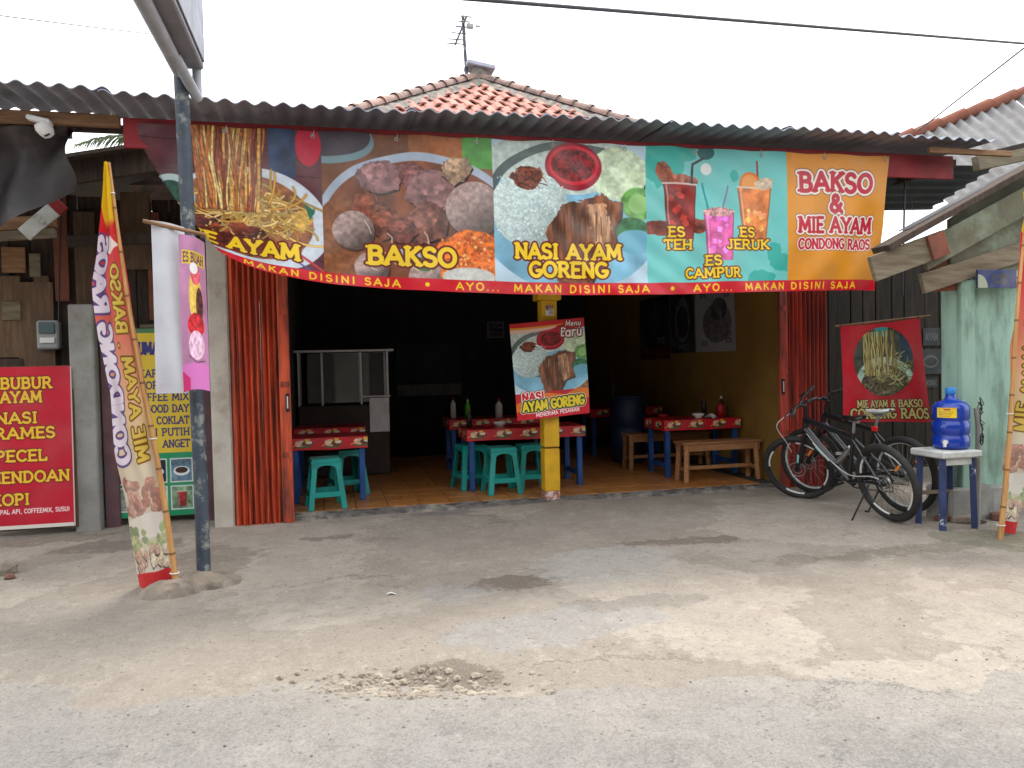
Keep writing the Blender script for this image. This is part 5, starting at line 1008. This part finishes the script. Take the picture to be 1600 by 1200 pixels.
# ================================================================ inside the shop
c = Cv(420, 60, (196, 26, 40)); c.rect(0, 0, 420, 60, (198, 26, 42), .08, 60)
for k in range(3):
    x = 30+k*140; c.ell(x+20, 26, 26, 17, (226, 190, 160), tex=.4, ts=8); c.ell(x+54, 28, 28, 16, (110, 60, 40), tex=.6, ts=7); c.ell(x+60, 22, 16, 8, (230, 220, 210)); c.poly([(x+40, 4), (x+64, 4), (x+60, 20), (x+44, 20)], (226, 190, 60)); c.line([(x-20, 40), (x+10, 30)], 3, (240, 210, 120)); c.ell(x+30, 46, 40, 4, (60, 110, 60))
OIL = print_mat('oilcloth_print', c, .35, 0, .5, .05)
def table(label, x0, x1, y0, y1, h, stretcher=True):
    t = wthing('dining_table', label, 'table', ((x0+x1)/2, (y0+y1)/2, FZ), 'red topped dining tables')
    m = MB(); m.box(((x0+x1)/2, (y0+y1)/2, FZ+h-.012), (x1-x0, y1-y0, .024), .004); m.build('tabletop', M['red_paint'], t)
    m = MB(); g = .006; zb, zt_ = FZ+h-.115, FZ+h+.002; per = [(x0-g, y1+g), (x0-g, y0-g), (x1+g, y0-g), (x1+g, y1+g), (x0-g, y1+g)]; s = 0
    for (a, b), (e, f) in zip(per, per[1:]):
        L = math.hypot(e-a, f-b); n = max(2, int(L/.12))
        m.grid(lambda u, v, a=a, b=b, e=e, f=f: (a+(e-a)*u, b+(f-b)*u, zb+(zt_-zb)*v+.004*math.sin(u*9)*(1-v)), n, 1, False, lambda u, v, s=s, L=L: (((s+L*u)/.84), v)); s += L
    n0 = len(m.v); m.add([(x0-g, y0-g, zt_), (x1+g, y0-g, zt_), (x1+g, y1+g, zt_), (x0-g, y1+g, zt_)], [(0, 1, 2, 3)])
    for i in range(4): m.uv[n0+i] = (.0, .97)
    o = m.build('oilcloth', OIL, t)
    for x in (x0+.05, x1-.05):
        for y in (y0+.05, y1-.05): m = MB(); m.bar((x, y, FZ+.006), (x, y, FZ+h-.024), .055, .055); m.build('leg', M['blue_paint'], t)
    if stretcher:
        for x in (x0+.05, x1-.05): m = MB(); m.bar((x, y0+.08, FZ+.13), (x, y1-.08, FZ+.13), .03, .05); m.build('stretcher', M['blue_paint'], t)
    return t
for nd in OIL.node_tree.nodes:
    if nd.type == 'TEX_IMAGE': nd.extension = 'REPEAT'
table('red topped table behind the teal stool beside the orange shutter', -.43, .31, .56, 1.1, .64)
table('red topped table pushed behind the one beside the orange shutter', -.43, .33, 1.5, 2.05, .66)
table('red topped table right behind the yellow post', 1.34, 2.62, .66, 1.22, .645)
table('red topped table in the second row behind the yellow post', 1.35, 2.6, 1.95, 2.5, .66)
table('red topped table between the two wooden benches', 3.62, 4.56, .82, 1.38, .645)
table('red topped table at the far ochre wall', 3.5, 4.56, 3.0, 3.5, .66)
def stool():
    t = thing('plastic_stool', '', 'stool', (0, 0, 0), 0, 'teal plastic stools'); H = .47; a, b = .175, .125
    m = MB(); m.box((0, 0, H-.012), (.27, .27, .026), .01); m.box((0, 0, H-.03), (.285, .285, .022), .008); m.build('seat', M['teal'], t)
    for sx in (-1, 1):
        for sy in (-1, 1):
            m = MB()
            for dx, dy in ((1, 0), (0, 1)):
                o0 = Vector((sx*(a-.022*dx), sy*(a-.022*dy), .0)); o1 = Vector((sx*(b-.022*dx), sy*(b-.022*dy), H-.03)); m.bar(o0, o1, .05 if dx else .012, .012 if dx else .05, .003, up=(0, 1, 0))
            m.build('leg', M['teal'], t)
    for i in range(4):
        Rm = Matrix.Rotation(i*math.pi/2, 3, 'Z'); f = .30; q = a+(b-a)*f
        m = MB(); m.box(Rm @ Vector((0, -q, H*f)), (2*q-.05, .012, .05), .003, Rm); m.build('stretcher', M['teal'], t)
        m = MB(); A_ = [(-(b+.004), H-.02), (-(b+.012), H-.13)]+[(-(b-.038)*math.cos(R(k)), H-.10+.042*math.sin(R(k))) for k in range(0, 181, 20)]+[((b+.012), H-.13), ((b+.004), H-.02)]; m.prism(A_, -b-.012, -b-.002, 'y', Rm); m.build('arch', M['teal'], t)
    return t
s0 = stool(); k = 0
for x, y, rz, lb_ in ((-.1, .30, .12, 'teal plastic stool in front of the table by the orange shutter'), (.12, .98, .3, 'teal plastic stool under the table by the orange shutter'), (1.66, .52, .05, 'teal plastic stool in front of the table left of the yellow post'), (2.02, .66, .0, 'teal plastic stool tucked right behind the yellow post'), (1.42, .92, .2, 'teal plastic stool under the end of the table behind the yellow post')):
    if k == 0: s = s0; s.location = (x, y, FZ+.006); s.rotation_euler = (0, 0, rz); s['label'] = lb_
    else: dup(s0, (x, y, FZ+.006), rz, lb_)
    k += 1
def bench(label, x0, x1, y, h):
    t = wthing('wooden_bench', label, 'bench', ((x0+x1)/2, y, FZ), 'wooden benches at the right wall')
    m = MB(); m.box(((x0+x1)/2, y, FZ+h-.015), (x1-x0, .24, .03), .005); m.build('seat', M['bench_wood'], t)
    for s in (-1, 1): m = MB(); m.box(((x0+x1)/2, y+.095*s, FZ+h-.065), (x1-x0-.04, .025, .07), .004); m.build('apron', M['bench_wood'], t)
    for x in (x0+.06, x1-.06):
        for s in (-1, 1): m = MB(); m.bar((x-.02*(1 if x < (x0+x1)/2 else -1), y+.11*s, FZ+.005), (x, y+.085*s, FZ+h-.03), .05, .05); m.build('leg', M['bench_wood'], t)
        m = MB(); m.bar((x, y-.09, FZ+.14), (x, y+.09, FZ+.14), .025, .04); m.build('stretcher', M['bench_wood'], t)
    m = MB(); m.bar((x0+.06, y, FZ+.15), (x1-.06, y, FZ+.15), .025, .04); m.build('stretcher', M['bench_wood'], t)
bench('wooden bench in front of the table beside the red shutter', 3.62, 4.56, .48, .44); bench('wooden bench behind the table between the ochre wall and blue drum', 3.45, 4.56, 1.62, .44)
# glass food cart
ct = wthing('food_cart', 'glass food display cart with pale metal frame by the left wall', 'food cart', (.1, 2.4, FZ)); x0, x1, y0, y1 = -.42, .66, 2.3, 2.8
m = MB(); m.box(((x0+x1)/2, (y0+y1)/2, FZ+.44), (x1-x0, y1-y0, .86), .01); m.build('cabinet', pbr('cart_brown', (.05, .03, .022), (.03, .02, .016), 4, .6), ct)
m = MB(); m.box((x1-.12, y0-.012, FZ+.74), (.24, .02, .42), .004); m.build('side_panel', M['alu'], ct)
for x, w_ in ((x0+.02, .025), (-.13, .025), (.33, .025), (x1-.012, .028)):
    for y in (y0, y1-.02): m = MB(); m.box((x, y+.01, FZ+1.19), (w_, .025, .64), .003); m.build('upright', M['alu'], ct)
m = MB(); m.box(((x0+x1)/2+.02, (y0+y1)/2, FZ+1.525), (x1-x0+.1, y1-y0+.06, .03), .004); m.build('top', M['alu'], ct); m = MB(); m.box((.5, y0+.012, FZ+.965), (.36, .02, .02), .003); m.build('rail', M['alu'], ct)
for a, b in ((x0+.035, -.145), (-.115, .315), (.345, x1-.03)): m = MB(); m.box(((a+b)/2, y0+.012, FZ+1.2), (b-a, .005, .6), .001); m.build('glass_pane', M['glass'], ct)
dm = wthing('blue_drum', 'dark blue plastic drum beside the bench end', 'drum', (3.75, 2.25, FZ)); m = MB(); m.lathe([(0, 0), (.2, 0), (.22, .03), (.235, .42), (.215, .45), (.235, .48), (.23, .82), (.2, .86), (0, .87)], (3.75, 2.25, FZ+.006), 24); m.build('body', pbr('drum_blue', (.01, .024, .08), (.008, .019, .06), 4, .5), dm); m = MB(); m.torus((3.75, 2.25, FZ+.86), .2, .015, Matrix.Rotation(R(90), 3, 'X'), 28, 6); m.build('rim', pbr('drum_rim', (.02, .045, .14), None), dm)
# things on the tables
def bottle(x, y, z, h, r, mt, cap, label, cat='bottle'):
    t = wthing('sauce_bottle', label, cat, (x, y, z)); m = MB(); m.lathe([(0, 0), (r, 0), (r, h*.62), (r*.9, h*.7), (r*.35, h*.82), (r*.32, h*.88)], (x, y, z), 16); m.build('body', M[mt], t); m = MB(); m.lathe([(r*.42, h*.86), (r*.42, h*.93), (r*.14, h*1.02), (0, h*1.02)], (x, y, z), 12); m.build('cap', M[cap], t)
def bowl(x, y, z, r, mt, label):
    t = wthing('bowl', label, 'bowl', (x, y, z)); m = MB(); m.lathe([(0, .004), (r*.5, .0), (r*.55, .012), (r*.9, r*.5), (r, r*.75), (r*.95, r*.75), (r*.8, r*.45), (0, .02)], (x, y, z), 20); m.build('shell', M[mt], t); m = MB(); m.lathe([(0, r*.62), (r*.45, r*.58), (r*.82, r*.5)], (x, y, z), 16); m.build('filling', M['wood'], t)
tz = FZ+.648
bottle(1.6, 2.1, FZ+.663, .24, .035, 'green_pl', 'white', 'bright green sauce bottle on the second row table'); bottle(1.42, .98, tz, .2, .03, 'black', 'dark_red', 'dark soy sauce bottle on the table behind the yellow post'); bottle(1.98, 2.05, FZ+.663, .24, .045, 'white', 'dark_red', 'white tissue tub on the second row table', 'tub')
bottle(1.2+.25, 2.3, FZ+.663, .26, .035, 'white', 'dark_red', 'pale squeeze bottle at the end of the second row table')
bowl(1.75, .95, tz, .07, 'white', 'white bowl on the table behind the yellow post'); bowl(1.6, .85, tz, .05, 'dark_red', 'small red sambal bowl on the table behind the yellow post'); bowl(4.1, .95, tz, .075, 'white', 'white bowl with food on the table between the benches'); bowl(3.75, 1.15, tz, .06, 'dark_red', 'small red bowl on the table between the benches')
bottle(4.4, .98, tz, .2, .05, 'dark_red', 'black', 'red condiment jar on the table between the benches', 'jar'); bottle(4.3, 1.2, tz, .22, .03, 'black', 'dark_red', 'dark sauce bottle on the table between the benches'); bottle(4.5, 1.15, tz, .24, .035, 'black', 'white', 'tall dark bottle beside the ochre wall on the bench table')
nz = wthing('napkin', 'crumpled white napkin beside the condiment jar', 'napkin', (4.24, .95, tz)); m = MB(); m.grid(lambda u, v: (4.2+.12*u, .9+.09*v, tz+.012+.03*math.sin(u*3.1)*math.sin(v*3.1)+.012*math.sin(u*9+v*7)), 8, 8); m.build('sheet', M['white'], nz)
# wall hangings inside
def wall_poster(name, label, y0, y1, z0, z1, cv, nm):
    m = MB(); m.grid(lambda u, v: (4.588-.008*math.sin(u*5+v*3), y1+(y0-y1)*u, z0+(z1-z0)*v), 6, 6); tag(m.build(name, print_mat(nm, cv, .6, 0, .2, .1), None, (4.59, (y0+y1)/2, z0)), label, 'poster')
c = Cv(200, 300, (150, 150, 156)); c.ell(110, 170, 70, 90, (96, 92, 96), tex=.4); c.ell(120, 110, 40, 50, (60, 56, 60), tex=.5)
for k in range(6): c.line([(40+k*20, 30), (130, 150), (100+k*14, 250)], 3, (110, 110, 116))
for x, y in ((40, 40), (160, 50), (50, 260), (165, 220), (165, 250)): c.text('ES', x, y, 20, (60, 60, 66), .1, (), False)
wall_poster('wall_poster', 'pale grey poster with dark drawing on the ochre wall', .95, 1.95, 1.48, 2.3, c, 'wall_poster_a')
c = Cv(160, 300, (40, 42, 50)); c.ell(80, 140, 50, 110, (96, 96, 102), tex=.3); c.ell(80, 150, 38, 80, (50, 46, 50), tex=.4); c.text('MIE', 80, 270, 22, (110, 110, 116), .1, (), False); wall_poster('wall_poster', 'dark poster with pale oval plate on the ochre wall', 2.0, 2.7, 1.48, 2.3, c, 'wall_poster_b')
c = Cv(160, 300, (30, 32, 46)); c.ell(80, 120, 40, 60, (66, 60, 60), tex=.4); c.rect(0, 240, 160, 300, (90, 20, 26)); c.text('30', 110, 210, 30, (110, 110, 120), .1, (), False); wall_poster('wall_poster', 'dark blue poster with red foot deeper on the ochre wall', 2.75, 3.8, 1.4, 2.3, c, 'wall_poster_c')
p = at(776, 515, Y=6.4); c = Cv(120, 110, (120, 122, 130))
for k, s in enumerate(('BISA', 'PESAN', 'DISINI')): c.text(s, 60, 24+k*32, 22, (30, 30, 36), .12, (), False, width=90)
m = MB(); m.grid(lambda u, v: (p.x-.16+.32*u, 6.48, p.z-.15+.3*v), 1, 1); tag(m.build('paper_notice', print_mat('notice_print', c, .8), None, tuple(p)), 'grey paper notice with three lines on the back wall', 'notice')
a = at(620, 600, Y=6.4); b = at(720, 535, Y=6.4); mu = wthing('wall_mural', 'dark blue painted panel on the back wall beyond the cart', 'panel', tuple(a)); m = MB(); m.box(((a.x+b.x)/2, 6.47, (a.z+b.z)/2), (b.x-a.x, .03, b.z-a.z), .004); m.build('panel', M['darkblue'], mu); m = MB(); m.box(((a.x+b.x)/2, 6.46, a.z-.12), (b.x-a.x, .03, .2), .004); m.build('lower_panel', M['paper'], mu)
p = at(965, 600, Y=5.0); tw = MB(); tw.grid(lambda u, v: (p.x-.1+.2*u, 5+.03*math.sin(u*9), p.z-.2+.42*v), 10, 6); tag(tw.build('hanging_towel', pbr('pale_towel', (.4, .4, .4), (.3, .3, .31), 3, .9), None, tuple(p)), 'pale towel hanging in the dark rear of the shop', 'towel')
# ================================================================ antenna, cables, palm
an = wthing('tv_antenna', 'thin television antenna on the roof ridge', 'antenna', (2.02, 4, 5.6)); m = MB(); m.tube([(2.03, 4.0, 5.5), (1.99, 4.0, 6.48)], .024, 8); m.build('mast', M['pole'], an)
m = MB(); m.tube([(1.99, 3.7, 6.33), (2.0, 4.8, 6.38)], .015, 6); m.build('boom', M['pole'], an)
for i, y in enumerate((3.72, 3.9, 4.1, 4.35, 4.6, 4.78)): m = MB(); l = .075+.012*i; m.tube([(1.99-l, y, 6.34+.01*i), (1.99+l, y, 6.34+.01*i)], .011, 5); m.build('element', M['pole'], an)
m = MB(); m.box((2.08, 3.92, 6.3), (.1, .07, .07), .012); m.build('booster', M['grey'], an); m = MB(); m.box((2.2, 3.95, 6.32), (.07, .03, .03), .006); m.build('clip', M['grey'], an)
def cable(label, p0, p1, r, sag=.1, name='power_cable'):
    p0, p1 = Vector(p0), Vector(p1); m = MB(); m.tube([p0+(p1-p0)*t-Vector((0, 0, sag*4*t*(1-t))) for t in [i/24 for i in range(25)]], r, 6); tag(m.build(name, M['cable'], None, tuple(p0)), label, 'cable')
a, b = at(755, 0, Y=-1), at(1600, 68, Y=2.5); d = b-a; cable('thick overhead power cable crossing above the tiled roof', a-d*.8, b+d*.8, .017, 0)
a, b = at(1436, 203, Y=.25), at(1600, 75, Y=-2.0); d = b-a; cable('overhead wire dropping to the canopy end from the street', a-d*.02, b+d*1.0, .007, 0)
a, b = at(20, 22, Y=6), at(225, 48, Y=9); d = b-a; cable('thin distant wire passing behind the lightbox sign', a-d*1.5, b+d*1.6, .009, .05)
a, b = at(1415, 330, Y=-.9), at(1410, 470, Y=-.9); cable('black wire hanging down from the canopy by the noodle poster', (a.x, a.y, 3.2), (b.x, b.y, 1.95), .009, 0)
a, b = at(1424, 436, Y=-1.5), at(1596, 432, Y=-1.95); cable('sagging thin wire across the gable of the green house', a, b, .006, .06)
def palm(x, y, zt, label):
    t = wthing('coconut_palm', label, 'palm tree', (x, y, -.15)); m = MB(); m.tube([(x+.3*math.sin(i*.25), y, -.2+(zt+.2)*i/10) for i in range(11)], [.2-.01*i for i in range(11)], 10); m.build('trunk', M['trunk'], t); c = Vector((x+.3*math.sin(2.5), y, zt))
    for k in range(11):
        a = k*2.4; el = .9-1.5*(k/11)+.2; L = 2.3; m = MB(); pts = []
        for i in range(11):
            s = i/10; r = L*s*math.cos(el*(1-s*.5)); pts.append(c+Vector((math.cos(a)*r, math.sin(a)*r, L*s*math.sin(el)-1.3*s*s)))
        m.tube(pts, [.03-.0026*i for i in range(11)], 5)
        for i in range(1, 44):
            s = i/44*10; q = int(s); f = s-q; p = pts[q]*(1-f)+pts[min(10, q+1)]*f; td = (pts[min(10, q+1)]-pts[q]).normalized(); sd = td.cross(Vector((0, 0, 1))).normalized(); ln = .55*math.sin(math.pi*(.12+.85*i/44))+.08
            for sg in (-1, 1):
                e = p+sd*sg*ln*.8+td*ln*.55+Vector((0, 0, -ln*.38+rs.uniform(-.05, .05))); mid = (p+e)/2+Vector((0, 0, .05)); w_ = td*.02
                m.add([p-w_, p+w_, mid+w_*1.2, e, mid-w_*1.2], [(0, 1, 2, 3, 4)])
        m.build('frond', M['palm'], t)
palm(-4.0, 14, 7.0, 'feathery palm seen through the gap under the canopy beside the tarp')
# ================================================================ unseen building row, added behind the camera to block the low sky
oh = thing('sky_block_row', 'unseen building row added behind the camera to block low sky', 'building', (2.5, -13.6, -.1), R(-17))
hm = pbr('sky_block_plaster', (.30, .27, .23), (.24, .22, .19), 1.2, .9, .3, 20); hd = pbr('sky_block_door', (.10, .08, .07), (.07, .06, .055), 3, .7)
m = MB(); m.box((0, -2.5, 2.7), (36, 5, 5.4), .02); m.build('wall', hm, oh); m = MB(); m.box((0, .6, 2.95), (36, 1.3, .12), .02); m.build('awning', M['corr'], oh); m = MB(); m.box((0, -2.4, 5.5), (37, 6, .25), .03); m.build('roof', M['clay_old'], oh)
for i in range(9):
    x = -16+i*4; m = MB(); m.box((x, .03, 1.4), (2.8, .08, 2.6), .01); m.build('shutter_door', hd, oh)
    for s in (-1, 1): m = MB(); m.box((x+.8*s, .03, 4.2), (1.0, .08, 1.3), .01); w_ = m.build('window', hd, oh); m = MB(); m.box((x+.8*s, .08, 3.5), (1.2, .16, .08), .01); m.build('sill', hm, w_)
for o in bpy.data.objects:
    if '_w' in o.keys(): del o['_w']
